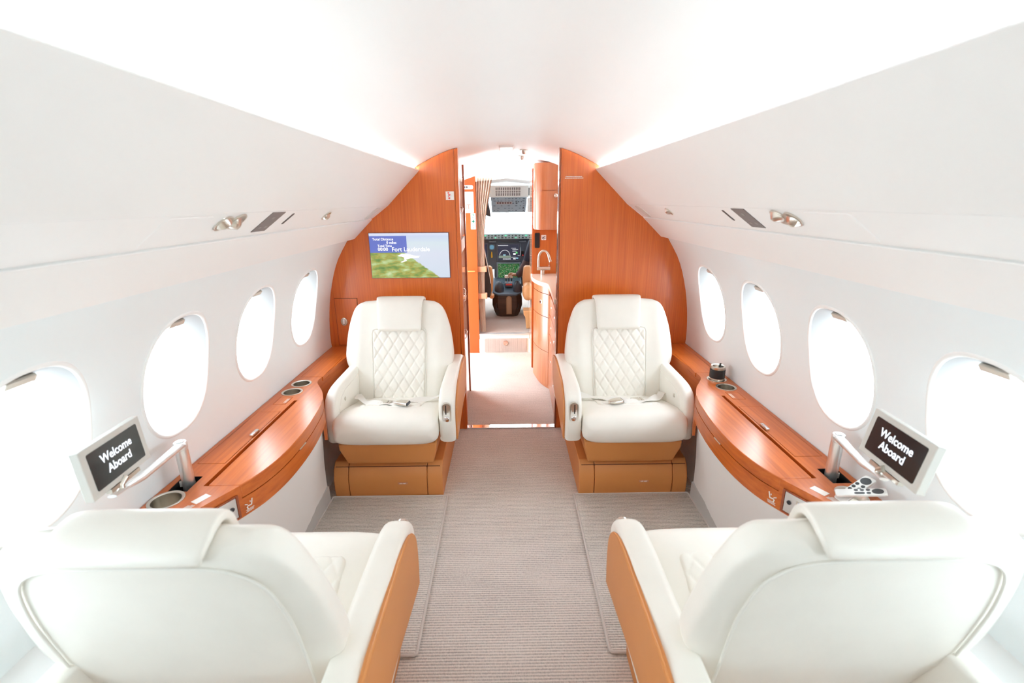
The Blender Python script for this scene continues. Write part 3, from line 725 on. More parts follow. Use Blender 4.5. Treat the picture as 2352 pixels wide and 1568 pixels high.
def make_chair(a):
    """a = +1: aisle on local +x; faces local -y"""
    r = thing('armchair', 'cream leather armchair', 'armchair', (0, 0, 0), 'cream leather armchairs in facing pairs')
    X = lambda x: a * x
    # base
    prof = [(.0, .0), (-.008, .05), (-.006, .11), (.012, .165), (.045, .195), (.62, .2), (.62, 0)]
    def base_piece(x0, x1, nm):
        b = B(); b.prism(prof, lambda p, q, t: V(X(t), p, q), x0, x1); return b.obj(nm, M['leather_tan'], r, smooth=40, bevel=.004, seg=2)
    bs = base_piece(-.293, -.2165, 'base_end'); base_piece(.2065, .288, 'base_end')
    dr = base_piece(-.214, .204, 'base_drawer')
    b = B(); b.box((X(-.005), .31, .09), (.56, .58, .17)); b.obj('base_core', M['groove'], r, smooth=0)
    fm = frame_mtx((X(.075) if a > 0 else X(-.06), -.009, .088), (1, 0, 0), (0, .02, 1))
    b = B(); b.loft([[fm @ V(x, y, z) for x, y in rrect(-.026, -.006, .026, .006, .002)] for z in (-.003, .001)]); pl = b.obj('label', mat('vest_label', (.58, .26, .14), .4), dr, smooth=0)
    text_obj('LIFE VEST', .0085, M['ink'], fm @ Matrix.Translation((0, -.003, .0014)), pl, 'label_text', .0002, 'CENTER')
    # apron
    b = B(); b.loft([[V(X(x), y, z) for x, y in rect(cx - hw, f_, cx + hw, .44)] for cx, hw, f_, z in ((.022, .222, .0, .205), (.022, .226, -.012, .215), (.016, .252, -.028, .30), (.016, .254, -.028, .335))]); b.obj('seat_pan', M['leather_tan'], r, smooth=30, bevel=.008)
    # cushion
    def ztop(v): return interp(v, [(-.08, .43), (-.074, .452), (-.06, .474), (-.035, .490), (0, .496), (.08, .492), (.2, .462), (.3, .435), (.42, .41)])
    def zbot(v): return interp(v, [(-.08, .405), (-.074, .375), (-.06, .345), (-.03, .334), (.42, .33)])
    def hwid(v): return interp(v, [(-.08, .225), (-.07, .25), (-.05, .264), (-.02, .270), (.05, .268), (.42, .262)])
    vs = [-.08, -.077, -.072, -.064, -.053, -.04, -.02, .0, .04, .08, .12, .16, .2, .25, .3, .36, .42]
    S = sell(56, 5); rings = []
    for v in vs:
        zt, zb, hw = ztop(v), zbot(v), hwid(v); cz, hz = (zt + zb) / 2, (zt - zb) / 2
        rings.append([V(X(.014 + hw * x), v, cz + hz * z * (1 + .05 * (1 - x * x) * (z > 0))) for x, z in S])
    b = B(); b.loft(rings); b.obj('seat_cushion', M['leather'], r, smooth=60)
    quilt_grid('seat_insert', M['leather'], r, lambda u, s_, t: V(X(.014 + u), s_, ztop(s_) + (ztop(s_) - zbot(s_)) * .025 * (1 - (u / .268) ** 2) + t), .165, .175, .075, .37, .03, 60, 70, .004)
    # backrest
    S = sell(72, 4.2); rings = []
    for s_, w_ in BWs:
        k = min(1, max(.12, (.604 - s_) / .045)); k = sqrt(1 - (1 - k) ** 2) if k < 1 else 1
        k2 = min(1, (s_ + .06) / .05)
        hw = (.052 - .010 * min(1, max(0, (s_ - .2) / .3))) * k * (k2 if k2 < 1 else 1)
        ring = []
        for x, z in S:
            bol = .014 * math.exp(-((abs(x * w_) - .245) / .05) ** 2) * (z > 0) * k
            ring.append(bp(X(w_ * x), s_ + (.010 * (1 - x * x) if s_ > .575 else 0), -(.052 - .010 * min(1, max(0, (s_ - .2) / .3))) + hw * z + bol))
        rings.append(ring)
    b = B(); b.loft(rings); bk = b.obj('backrest', M['leather'], r, smooth=60)
    path = [(-.235, 0), (-.245, .1), (-.25, .25), (-.25, .37), (-.242, .44), (-.224, .505), (-.19, .548), (-.14, .568), (-.07, .572), (0, .573)]
    path = path + [(-u, s_) for u, s_ in path[-2::-1]]
    b = B(); b.tube([bp(u, s_, -(.1045 - .020 * min(1, max(0, (s_ - .2) / .3)))) for u, s_ in [(p[0], p[1]) for p in smooth_curve(path, 4)]], .0032, 8); b.obj('back_piping', M['piping'], r)
    quilt_grid('quilted_panel', M['leather'], r, lambda u, s_, t: bp(X(u + .003), s_, t + .0015), .150, .160, .0, .432, .03)
    b = B(); b.tube([bp(X(u + .003), s_, .0035) for u, s_ in ([(-.152, .0)] + [(lerp(-.152, -.162, k), lerp(0, .405, k)) for k in (.3, .6, 1)] + [(-.155, .428), (-.135, .436), (.135, .436), (.155, .428)] + [(lerp(.162, .152, k), lerp(.405, 0, k)) for k in (0, .4, .7, 1)])], .0022, 6); b.obj('panel_piping', M['piping'], r)
    # headrest wrapped over the top
    pth = [(.430, .012), (.438, .0165), (.51, .018), (.575, .016), (.600, .006), (.614, -.010), (.619, -.032), (.618, -.052), (.614, -.068), (.608, -.079), (.602, -.084), (.598, -.085), (.596, -.083)]
    pp = [(p[0], p[1]) for p in smooth_curve(pth, 3)]; rings = []; N_ = len(pp); S2 = sell(36, 6)
    for i, (s_, t) in enumerate(pp):
        q0, q1 = pp[max(i - 1, 0)], pp[min(i + 1, N_ - 1)]
        ds, dt = q1[0] - q0[0], q1[1] - q0[1]; l = sqrt(ds * ds + dt * dt); ns, nt = -dt / l, ds / l
        e = min(1, min(i, N_ - 1 - i) / 2.0 + .35); th = .012 * sqrt(1 - (1 - e) ** 2)
        hw = interp(i / (N_ - 1), [(0, .120), (.04, .124), (.4, .139), (.6, .141), (.96, .133), (1, .129)])
        rings.append([bp(X(.010 + hw * x), s_ + ns * th * z, t + nt * th * z) for x, z in S2])
    b = B(); b.loft(rings); b.obj('headrest', M['leather'], r, smooth=60)
    # armrests
    def arm(x0, x1, nm):
        poly = [(.62, .335), (.006, .325), (-.014, .40), (-.018, .48), (-.004, .548), (.035, .586), (.10, .606), (.2, .612), (.62, .610)]
        poly = [(p[0], p[1]) for p in smooth_curve(poly[1:8], 4)]; poly = [(.62, .335)] + poly + [(.62, .610)]
        S_ = []
        xm, hw = (x0 + x1) / 2, (x1 - x0) / 2; rings = []
        cv, cz = .24, .48
        for k in range(13):
            q = -1 + 2 * k / 12; x = xm + hw * sin(q * pi / 2); ins = .022 * (1 - (1 - abs(sin(q * pi / 2)) ** 3.5) ** .5)
            ring = []
            for i, (pv, pz) in enumerate(poly):
                pa, pb = poly[i - 1], poly[(i + 1) % len(poly)]
                dx, dz = pb[0] - pa[0], pb[1] - pa[1]; l = sqrt(dx * dx + dz * dz) or 1
                ring.append(V(X(x), pv + dz / l * ins * (1 if True else 0) * -1 * -1 * (-1), pz + dx / l * ins * (1)) if False else V(X(x), pv + (dz / l) * ins, pz - (dx / l) * ins))
            rings.append(ring)
        b = B(); b.loft(rings); return b.obj(nm, M['leather'], r, smooth=50)
    arm(.286, .370, 'armrest'); arm(-.297, -.238, 'armrest')
    def side_panel(x, dx, nm):
        poly = [(.02, .335), (.012, .42), (.02, .50), (.055, .552), (.105, .583), (.17, .597), (.28, .601), (.62, .600), (.625, .46), (.50, .405), (.32, .385), (.15, .355)]
        P = [(p[0], p[1]) for p in smooth_curve(poly + [poly[0]], 3)][:-1]
        b = B(); b.loft([[V(X(x + dx * t), lerp(.28, p, f), lerp(.5, q, f)) for p, q in P] for t, f in ((0, 1), (.75, 1), (1, .985))]); o = b.obj(nm, M['leather_tan'], r, smooth=30)
        b = B(); b.tube([V(X(x + dx * .75), p, q) for p, q in P], .0032, 6, closed=True); b.obj('panel_welt', M['leather_tan'], o)
    side_panel(.365, .014, 'side_panel')
    # inner side cover with round button on the window armrest
    b = B(); b.loft([[V(X(-.2395 + t), p, q) for p, q in ((.05, .34), (.05, .50), (.09, .545), (.16, .565), (.40, .57), (.40, .40), (.25, .34))] for t in (0, .004)]); o = b.obj('arm_cover', M['leather'], r, smooth=0, bevel=.002, seg=2)
    b = B(); b.lathe([(.011, 0), (.011, .003), (.008, .004), (.001, .004)], Matrix.Translation((X(-.236), .14, .52)) @ Matrix.Rotation(a * pi / 2, 4, 'Y'), 20); b.obj('release_button', M['nickel'], o)
    # recline lever in oval recess on the aisle armrest front
    fm = frame_mtx((X(.329), -.0150, .498), (1, 0, 0), (0, -.02, 1))
    b = B(); b.loft([[fm @ V(x, y, z) for x, y in rrect(-.0195 + o, -.054 + o, .0195 - o, .054 - o, .0194 - o, 8)] for o, z in ((-.003, -.006), (-.003, .003), (0, .004), (.003, .001), (.004, -.001))]); lv = b.obj('recline_recess', M['nickel'], r, smooth=50)
    b = B(); b.box((0, .012, .0), (.022, .07, .002), fm); b.obj('recess_slot', M['nickel'], lv, smooth=0)
    b = B(); b.box((a * -.003, .012, .0012), (.005, .064, .002), fm); b.obj('slot_gap', M['black'], lv, smooth=0)
    b = B(); b.lathe([(.013, 0), (.0145, .002), (.0145, .006), (.012, .008), (.004, .007), (.001, .007)], fm @ Matrix.Translation((0, -.033, 0)), 24); b.obj('lever_knob', M['chrome'], lv)
    # belt
    def strap(pts, w_, nm):
        P = smooth_curve(pts, 6); bb = B(); rings = []
        for i, p in enumerate(P):
            t = (P[min(i + 1, len(P) - 1)] - P[max(i - 1, 0)]).normalized(); sd = V(0, 0, 1).cross(t); sd = sd.normalized()
            sd = (sd + V(0, 0, .35 * sin(i * .55))).normalized()
            up = t.cross(sd).normalized() * .0012
            rings.append([p + sd * w_ / 2 + up, p - sd * w_ / 2 + up, p - sd * w_ / 2 - up, p + sd * w_ / 2 - up])
        bb.loft(rings); return bb.obj(nm, mat('belt_webbing', (.80, .775, .73), .7), r, smooth=30)
    zc = lambda v: ztop(v) + .013
    s1 = strap([(X(.275), .33, zc(.33) + .02), (X(.20), .27, zc(.27) + .004), (X(.10), .20, zc(.2) + .002), (X(.0), .165, zc(.165)), (X(-.06), .15, zc(.15))], .046, 'belt_strap')
    s2 = strap([(X(-.235), .33, zc(.33) + .02), (X(-.19), .25, zc(.25) + .012), (X(-.12), .16, zc(.16) + .003), (X(-.03), .13, zc(.13)), (X(.05), .115, zc(.115))], .046, 'belt_strap')
    mb = Matrix.Translation((X(.085), .10, zc(.10) + .007)) @ Matrix.Rotation(a * -.25, 4, 'Z')
    b = B(); b.loft([[mb @ V(x, y * k, z * kz) for y, z in ((-.024, -.007), (.024, -.007), (.026, 0), (.022, .011), (-.022, .011), (-.026, 0))] for x, k, kz in ((-.045, .55, .5), (-.02, .95, .9), (.012, 1, 1), (.028, 1, 1))]); bk = b.obj('buckle', M['nickel'], r, smooth=30, bevel=.002)
    b = B(); b.box((.030, 0, .002), (.006, .040, .014), mb); b.obj('buckle_button', mat('buckle_blue_black', (.03, .035, .055), .3), bk, bevel=.002)
    mb2 = Matrix.Translation((X(-.035), .155, zc(.155) + .004)) @ Matrix.Rotation(a * -.2, 4, 'Z')
    b = B(); b.box((0, 0, 0), (.045, .054, .007), mb2); b.box((.034, 0, 0), (.012, .054, .005), mb2); b.obj('adjuster', M['nickel'], r, bevel=.002)
    return r
CX = .655
cA = make_chair(1); cB = make_chair(-1)
nA, nB = copy_tree(cA), copy_tree(cB)
for ch in [c for c in bpy.data.objects if c.parent in (nA, nB) and c.name.split('.')[0] in ('belt_strap', 'buckle', 'adjuster')]:
    for g in kids(ch): bpy.data.objects.remove(g)
    bpy.data.objects.remove(ch)
for o, x, y, rz, lb in ((cA, -CX, 2.265, 0, 'cream quilted leather armchair facing the camera below the television'),
                        (cB, CX, 2.258, 0, 'cream quilted leather armchair facing the camera before the bare right bulkhead'),
                        (nB, -CX - .030, 1.310, pi, 'cream armchair at lower left seen from behind its headrest'),
                        (nA, CX + .030, 1.305, pi, 'cream armchair at lower right seen from behind its headrest')):
    o.location = (x, y, 0); o.rotation_euler = (0, 0, rz); o['label'] = lb

# ------------------------------------------------------------------ vestibule
# closet behind the left bulkhead, face along the aisle
r = thing('closet', 'tall glossy wood closet along the aisle behind the left bulkhead', 'closet', (-.6, 3.45, 0))
def aisle_x(y): return lerp(-.309, -.330, (y - 3.11) / .67)
b = B(); b.loft([[V(-.335 - .004, 3.118, z), V(-.347, 3.775, z), V(-.95, 3.775, z), V(-.95, 3.118, z)] for z in (0, 1.60)]); b.obj('body', M['wood_red'], r, smooth=0)
def closet_face(nm, y0, y1, z0, z1, m, th=.018, par_=None):
    b = B(); b.loft([[V(aisle_x(y0), y0, z), V(aisle_x(y1), y1, z), V(aisle_x(y1) - th, y1, z), V(aisle_x(y0) - th, y0, z)] for z in (z0, z1)]); return b.obj(nm, m, par_ or r, smooth=0)
gl = wood('closet_gloss', (60, 60, 3), (.32, .09, .03), (.40, .12, .04), (.46, .15, .055), .12, .9)
closet_face('top_panel', 3.125, 3.74, 1.695, 1.80, gl)
d1 = closet_face('door', 3.125, 3.74, 1.30, 1.69, gl)
closet_face('door', 3.125, 3.74, .82, 1.195, gl)
closet_face('door', 3.125, 3.74, .04, .815, gl)
closet_face('notice', 3.16, 3.70, 1.2, 1.285, M['sign_white'])
b = B(); b.box((-.327, 3.765, .9), (.010, .03, 1.79)); b.obj('end_post', M['wood_red'], r, smooth=0)
b = B(); b.box((aisle_x(3.22) + .001, 3.22, 1.755), (.003, .09, .07)); q = b.obj('switch_plate', M['sign_white'], r, smooth=0)
b = B(); b.box((aisle_x(3.22) + .003, 3.215, 1.76), (.002, .03, .042)); b.obj('switch', M['black'], q, smooth=0)
for z in (1.46, .90, .865, .60):
    b = B(); b.tube([V(aisle_x(3.3) + .002, 3.28, z), V(aisle_x(3.3) + .014, 3.29, z + .01), V(aisle_x(3.36) + .014, 3.36, z + .03), V(aisle_x(3.37) + .002, 3.37, z + .04)], .004, 8); b.obj('handle', M['chrome'], r)
# entry side: outer wall pieces around the open entrance door
b = B()
for y0, y1, z0, z1 in ((YF + .05, 3.80, 0, 1.75), ):
    b.box((-1.02, (y0 + y1) / 2, (z0 + z1) / 2), (.03, y1 - y0, z1 - z0))
b.box((-1.02, (3.8 + 4.83) / 2, 1.66), (.03, 1.03, .18)); struct(b.obj('wall_entry', M['white'], smooth=0))
portal((-1.04, 4.31, .80), (0, -pi / 2, 0), 1.55, .96)
b = B(); b.box((1.02, 3.975, .88), (.03, 1.71, 1.76)); struct(b.obj('wall_galley', M['white'], smooth=0))
# cockpit bulkhead, left (bright orange)
YO = 4.816
pts = [(-.305, 0), (-.305, 1.762), (-.393, 1.735), (-.50, 1.69), (-.65, 1.60), (-.8, 1.47), (-.95, 1.30), (-1.0, 1.2), (-1.0, 0)]
b = B(); b.prism(pts, lambda x, z, t: V(x, t, z), YO, YO + .03); wo = struct(b.obj('wall_cockpit', M['wood_orange'], smooth=0))
b = B(); b.box((-.365, YO - .008, .86), (.075, .012, .012)); b.obj('towel_rail', mat('rail_amber', (.70, .32, .10), .3), wo, bevel=.003)
# header arch over the cockpit doorway
low = [(-.76, 1.52), (-.65, 1.60), (-.50, 1.69), (-.393, 1.735), (-.305, 1.764), (-.2, 1.785), (-.05, 1.800), (.1, 1.803), (.22, 1.797), (.4, 1.77), (.6, 1.70), (.76, 1.60)]
hi = [(x, interp(abs(x), CEILS)) for x, z in low]
b = B(); b.prism(hi + low[::-1], lambda x, z, t: V(x, t, z), YO - .012, YO + .03); struct(b.obj('trim_header', M['ceil'], smooth=0))
# signs on the orange bulkhead
def sign(x0, x1, z0, z1, label, rr=.006, y=YO, name='sign', group=None):
    r = thing(name, label, 'sign', ((x0 + x1) / 2, y, z0), group)
    b = B(); b.prism(rrect(x0, z0, x1, z1, rr), lambda x, z, t: V(x, t, z), y - .003, y - .0003); b.obj('plate', M['sign_white'], r, smooth=0); return r
r = sign(-.46, -.326, 1.645, 1.682, 'rounded white indicator strip with dark squares, topmost on the orange cockpit bulkhead', .015)
b = B()
for x in (-.405, -.385): b.box((x, YO - .0035, 1.663), (.013, .001, .017))
b.obj('symbol', M['dark'], r, smooth=0)
b = B(); b.box((-.362, YO - .0035, 1.663), (.022, .001, .017)); b.obj('symbol', mat('pale_symbol', (.45, .42, .40), .5), r, smooth=0)
r = sign(-.50, -.325, 1.425, 1.622, 'white plate reading EXIT in red letters on the orange cockpit bulkhead', .008)
text_obj('EXIT', .062, mat('exit_red', (.80, .20, .15), .5), frame_mtx((-.482, YO - .0034, 1.462), (1, 0, 0), (0, 0, 1)), r, 'exit_text', .0012)
b = B(); b.box((-.412, YO - .0033, 1.536), (.17, .0005, .002)); b.obj('divider', M['bind'], r, smooth=0)
for i, (z, nm, lb) in enumerate(((1.372, 'hook', 'small white square with green curved arrow below the EXIT plate'), (1.321, 'cross', 'small white square with green first aid cross, middle of three'), (1.270, 'dots', 'small white square with two green dots, lowest of three'))):
    r = sign(-.358, -.310, z, z + .050, lb, .003)
    y = YO - .0036; cx, cz = -.334, z + .025; b = B()
    if nm == 'cross': b.box((cx, y, cz), (.030, .001, .010)); b.box((cx, y, cz), (.010, .001, .030))
    elif nm == 'hook': b.box((cx - .002, y, cz + .012), (.020, .001, .006)); b.box((cx + .006, y, cz + .006), (.008, .001, .008)); b.box((cx, y, cz - .014), (.016, .001, .005)); b.box((cx - .007, y, cz - .011), (.005, .001, .005))
    else: b.lathe([(.005, 0), (.001, .0005)], frame_mtx((cx, y, cz - .012), (1, 0, 0), (0, 0, 1)), 12); b.lathe([(.004, 0), (.001, .0005)], frame_mtx((cx, y, cz + .010), (1, 0, 0), (0, 0, 1)), 12)
    b.obj('symbol', M['green'], r, smooth=0)
# vestibule ceiling lamp and spots
r = thing('ceiling_light', 'square white flush lamp on the vestibule ceiling just beyond the bulkheads', 'light', (0, 3.5, 1.88))
b = B(); b.plate(rrect(-.055, 3.36, .045, 3.62, .01), [rrect(-.045, 3.38, .035, 3.60, .008)], 1.872, 1.886); b.obj('frame', M['white'], r, smooth=0)
b = B(); b.plate(rrect(-.045, 3.38, .035, 3.60, .008), [], 1.876, 1.884); b.obj('diffuser', M['ceil_lamp'], r, smooth=0)
for x, y, z, lb in ((.117, 3.60, 1.879, 'nearest nickel ceiling spot in the vestibule, left of the galley cabinet'), (.116, 4.09, 1.879, 'second nickel ceiling spot farther along the vestibule ceiling')):
    r = thing('ceiling_spot', lb, 'spot light', (x, y, z - .01), 'nickel ceiling spots')
    mt = Matrix.Translation((x, y, z)) @ Matrix.Rotation(pi, 4, 'X')
    b = B(); b.lathe([(.034, 0), (.034, .003), (.026, .005), (.020, .004)], mt, 28); b.obj('rim', M['nickel'], r)
    b = B(); b.lathe([(.016, 0), (.018, .012), (.015, .026), (.012, .022), (.001, .02)], mt @ Matrix.Rotation(.35, 4, 'X'), 24); b.obj('head', M['nickel'], r)

# galley on the right
gplan = [(.226, 4.30), (.226, 4.119), (.240, 4.02), (.262, 3.925), (.290, 3.85), (.318, 3.80), (.332, 3.765), (.337, 3.70), (.334, 3.50), (.325, 3.13)]
gp = [(p[0], p[1]) for p in smooth_curve(gplan[1:7], 5)]
gl_plan = [gplan[0]] + gp + gplan[7:]
def gal_off(o):
    out = []
    for i, p in enumerate(gl_plan):
        a_, c_ = Vector(gl_plan[max(i - 1, 0)]), Vector(gl_plan[min(i + 1, len(gl_plan) - 1)])
        d_ = (c_ - a_).normalized(); out.append((p[0] + d_.y * o, p[1] - d_.x * o))
    return out
r = thing('galley_cabinet', 'curved cherry base cabinet with drawer beside the aisle right of the doorway', 'cabinet', (.6, 3.7, 0))
b = B(); b.plate(gal_off(-.012) + [(.95, 3.13), (.95, 4.30)], [], .0, .872); b.obj('body', M['wood_pink'], r, smooth=30)
def front_piece(nm, z0, z1, i0, i1, m=M['wood_pink']):
    o_, in_ = gal_off(.006), gal_off(-.013); N_ = len(o_)
    o_ = o_[i0:i1]; in_ = in_[i0:i1]; b = B()
    b.loft([[V(x, y, z0), V(x, y, z1), V(xi, yi, z1), V(xi, yi, z0)] for (x, y), (xi, yi) in zip(o_, in_)]); return b.obj(nm, m, r, smooth=40)
ng = len(gl_plan)
front_piece('top_rail', .815, .868, 1, ng - 3); dd1 = front_piece('drawer', .625, .810, 1, ng - 4); front_piece('door', .33, .620, 1, ng - 4); front_piece('door', .03, .326, 1, ng - 4)
for z0, z1 in ((.66, .81), (.50, .655), (.03, .495)): front_piece('drawer', z0, z1, ng - 4, ng)
b = B(); b.lathe([(.016, 0), (.016, .006), (.012, .010), (.002, .006)], frame_mtx((.272, 3.888, .735), (.8, -.6, 0), (0, 0, 1)), 24); b.obj('drawer_pull', M['chrome'], dd1)
for z, y in ((.74, 3.62), (.58, 3.62), (.46, 3.62), (.74, 3.30), (.56, 3.30), (.42, 3.30), (.30, 3.62), (.22, 3.3)):
    b = B(); b.lathe([(.012, 0), (.012, .004), (.008, .006), (.001, .005)], frame_mtx((.333 if y > 3.5 else .3255, y, z), (0, 1, 0), (0, 0, 1)) @ Matrix.Rotation(pi, 4, 'Y'), 16); b.obj('latch', M['chrome'], r)
tp = gal_off(.022)
b = B(); b.plate(tp + [(.94, 3.13), (.94, 4.325)], [], .873, .905); o = b.obj('worktop', M['worktop'], smooth=30, bevel=.008); tag(o, 'cream stone worktop with white curved edge on the galley cabinet', 'worktop')
# faucet
r = thing('faucet', 'satin curved faucet standing on the galley worktop', 'faucet', (.305, 4.24, .905))
b = B(); b.lathe([(.018, .905), (.018, .945), (.015, .947)], Matrix.Translation((.305, 4.24, 0)), 24); b.obj('base', M['nickel'], r)
b = B(); b.tube([(.255, 4.24, .962), (.372, 4.24, .962)], .0165, 20); b.obj('valve_body', M['nickel'], r)
b = B(); b.tube(smooth_curve([(.270, 4.24, .97), (.270, 4.24, 1.04), (.277, 4.238, 1.085), (.300, 4.235, 1.112), (.330, 4.232, 1.112), (.353, 4.23, 1.085), (.364, 4.23, 1.055), (.370, 4.23, 1.030)], 5), .0105, 14); b.obj('spout', M['nickel'], r)
b = B(); b.tube([(.356, 4.23, 1.078), (.373, 4.23, 1.022)], .0125, 14); b.obj('spray_head', M['nickel'], r)
b = B(); b.tube([(.362, 4.23, 1.03), (.361, 4.238, .975)], .003, 8); b.obj('lever', M['chrome'], r)
# backsplash + upper cabinet + aisle partition
b = B(); b.box((.58, 4.345, .9), (.72, .03, 1.80)); struct(b.obj('wall_galley_end', wood('backsplash_wood', (60, 60, 3), (.48, .11, .018), (.55, .135, .022), (.62, .165, .03), .35, .1), smooth=0))
r = thing('socket_panel', 'tall black rounded panel on the wooden wall behind the faucet', 'panel', (.265, 4.33, 1.1))
b = B(); b.prism(rrect(.240, 1.132, .284, 1.262, .008), lambda x, z, t: V(x, t, z), 4.326, 4.3298); b.obj('plate', M['black'], r, smooth=0)
r = thing('tap_sign', 'small pale pictogram sign beside the black panel above the faucet', 'sign', (.32, 4.33, 1.19))
b = B(); b.prism(rrect(.297, 1.200, .341, 1.244, .005), lambda x, z, t: V(x, t, z), 4.327, 4.3298); b.obj('plate', M['sign_white'], r, smooth=0)
b = B()
for x, z, w_, h_, a_ in ((.319, 1.214, .030, .004, 0), (.322, 1.226, .022, .006, .6), (.310, 1.222, .004, .012, -.3), (.319, 1.206, .004, .005, 0)): b.box((0, 0, 0), (w_, .001, h_), Matrix.Translation((x, 4.3265, z)) @ Matrix.Rotation(-a_, 4, 'Y'))
b.obj('symbol', M['dark'], r, smooth=0)
r = thing('wall_cabinet', 'curved cherry upper cabinet hanging above the galley sink', 'cabinet', (.5, 4.2, 1.31))
uplan = [(.224, 4.30), (.228, 4.17), (.250, 4.135), (.30, 4.105), (.37, 4.09), (.47, 4.085), (.90, 4.085), (.90, 4.328), (.224, 4.328)]
def ucab(nm, z0, z1, o):
    pl = [(x + (o if x < .9 else 0), y + o) if y < 4.2 else (x + (o if x < .9 else 0), y) for x, y in uplan]
    b = B(); b.plate(pl, [], z0, z1); return b.obj(nm, M['wood_pink'], r, smooth=35)
ucab('body', 1.30, 1.832, .006); dlo = ucab('door', 1.305, 1.612, 0); ucab('door', 1.618, 1.83, 0)
b = B(); b.lathe([(.016, 0), (.016, .005), (.009, .007), (.001, .004)], frame_mtx((.395, 4.085, 1.575), (1, 0, 0), (0, 0, 1)), 20); b.obj('latch', M['nickel'], dlo)
b = B(); b.box((.224, 4.585, .895), (.012, .46, 1.79)); pw = struct(b.obj('wall_aisle', wood('aisle_veneer', (60, 60, 3), (.60, .30, .16), (.66, .35, .20), (.70, .40, .24), .12, .8), smooth=0))
b = B(); b.box((.2235, 4.352, .9), (.016, .018, 1.8)); b.obj('edge_strip', M['wood_orange'], pw, smooth=0)

# step up to the cockpit
ZS = .204
b = B(); b.box((0, 6.0, ZS - .03), (2.0, 2.35, .06)); struct(b.obj('floor_cockpit', M['carpet_step'], smooth=0))
r = thing('carpeted_step', 'carpet faced step drawer with round pull below the cockpit doorway', 'step', (-.04, YO, 0))
b = B(); b.box((-.043, 4.85, .10), (.518, .06, .196)); b.obj('riser', M['sign_white'], r, smooth=0)
b = B(); b.box((-.030, YO + .003, .082), (.445, .012, .148)); dw = b.obj('drawer_front', M['carpet_step'], r, smooth=0, bevel=.003)
b = B(); b.lathe([(.026, 0), (.026, .006), (.019, .008), (.017, .004), (.001, .003)], frame_mtx((-.033, YO - .003, .107), (1, 0, 0), (0, 0, 1)), 28); b.obj('pull', mat('copper_pull', (.75, .50, .40), .3, .9), dw)
b = B(); b.box((-.043, 4.838, .199), (.52, .05, .014)); b.obj('nosing', M['alu'], r, bevel=.003)

# curtain tied back at the left of the cockpit doorway
r = thing('curtain', 'beige pleated curtain gathered and tied at the left of the cockpit doorway', 'curtain', (-.28, 4.87, .23))
def cur_edge(z): return interp(z, [(.22, (-.297, -.232)), (.45, (-.302, -.243)), (.60, (-.306, -.232)), (.65, (-.310, -.236)), (.78, (-.312, -.240)), (.90, (-.315, -.236)), (1.05, (-.318, -.236)), (1.25, (-.318, -.226)), (1.5, (-.318, -.196)), (1.78, (-.312, -.148))]) if False else None
CE = [(.215, -.293, -.236), (.45, -.300, -.240), (.62, -.304, -.240), (.80, -.308, -.238), (.90, -.311, -.232), (1.05, -.314, -.234), (1.25, -.316, -.232), (1.5, -.318, -.195), (1.765, -.312, -.140)]
zs = [.215 + (1.765 - .215) * k / 40 for k in range(41)]; rings = []
for z in zs:
    x0 = interp(z, [(a_, b_) for a_, b_, _ in CE]); x1 = interp(z, [(a_, c_) for a_, _, c_ in CE]); ring = []
    amp = .013 + .012 * max(0, (z - 1.0) / .77)
    for k in range(60): t = k / 59; ring.append(V(lerp(x0, x1, t), 4.872 + amp * sin(t * 2 * pi * 6.5) + .004 * sin(z * 9 + t * 5), z))
    for k in range(59, -1, -1): t = k / 59; ring.append(V(lerp(x0, x1, t), 4.875 + amp * sin(t * 2 * pi * 6.5) + .004 * sin(z * 9 + t * 5), z))
    rings.append(ring)
b = B(); b.loft(rings); b.obj('cloth', M['curtain'], r, smooth=60)
for z in (.875, .60):
    b = B(); b.loft([[V(x, y, q) for x, y in rrect(-.318, 4.845, -.215, 4.90, .012)] for q in (z - .027, z + .027)]); b.obj('tie_strap', mat('strap_cloth', (.62, .36, .22), .8), r, smooth=30)

# ------------------------------------------------------------------ cockpit
b = B()
b.loft([[V(x, y, z) for x, z in ((-.95, 1.1), (-.86, 1.40), (-.62, 1.60), (-.3, 1.715), (0, 1.745), (.3, 1.715), (.62, 1.60), (.86, 1.40), (.95, 1.1))] for y in (4.846, 5.9)], closed=False)
struct(b.obj('ceiling_cockpit', M['cockpit'], smooth=60))
for s, sd in ((-1, 'left'), (1, 'right')):
    b = B(); b.box((s * .96, 5.95, .60), (.03, 2.2, 1.0)); struct(b.obj('wall_cockpit_' + sd, M['cockpit'], smooth=0))
b = B(); b.box((0, 7.02, .6), (1.95, .03, 1.2)); struct(b.obj('wall_nose', M['cockpit'], smooth=0))
b = B(); b.prism([(.232, 0), (.232, 1.797), (.4, 1.77), (.6, 1.70), (.76, 1.60), (.9, 1.4), (.95, 1.1), (.95, 0)], lambda x, z, t: V(x, t, z), YO + .0, YO + .028); struct(b.obj('wall_cockpit_aft', M['cockpit'], smooth=0))
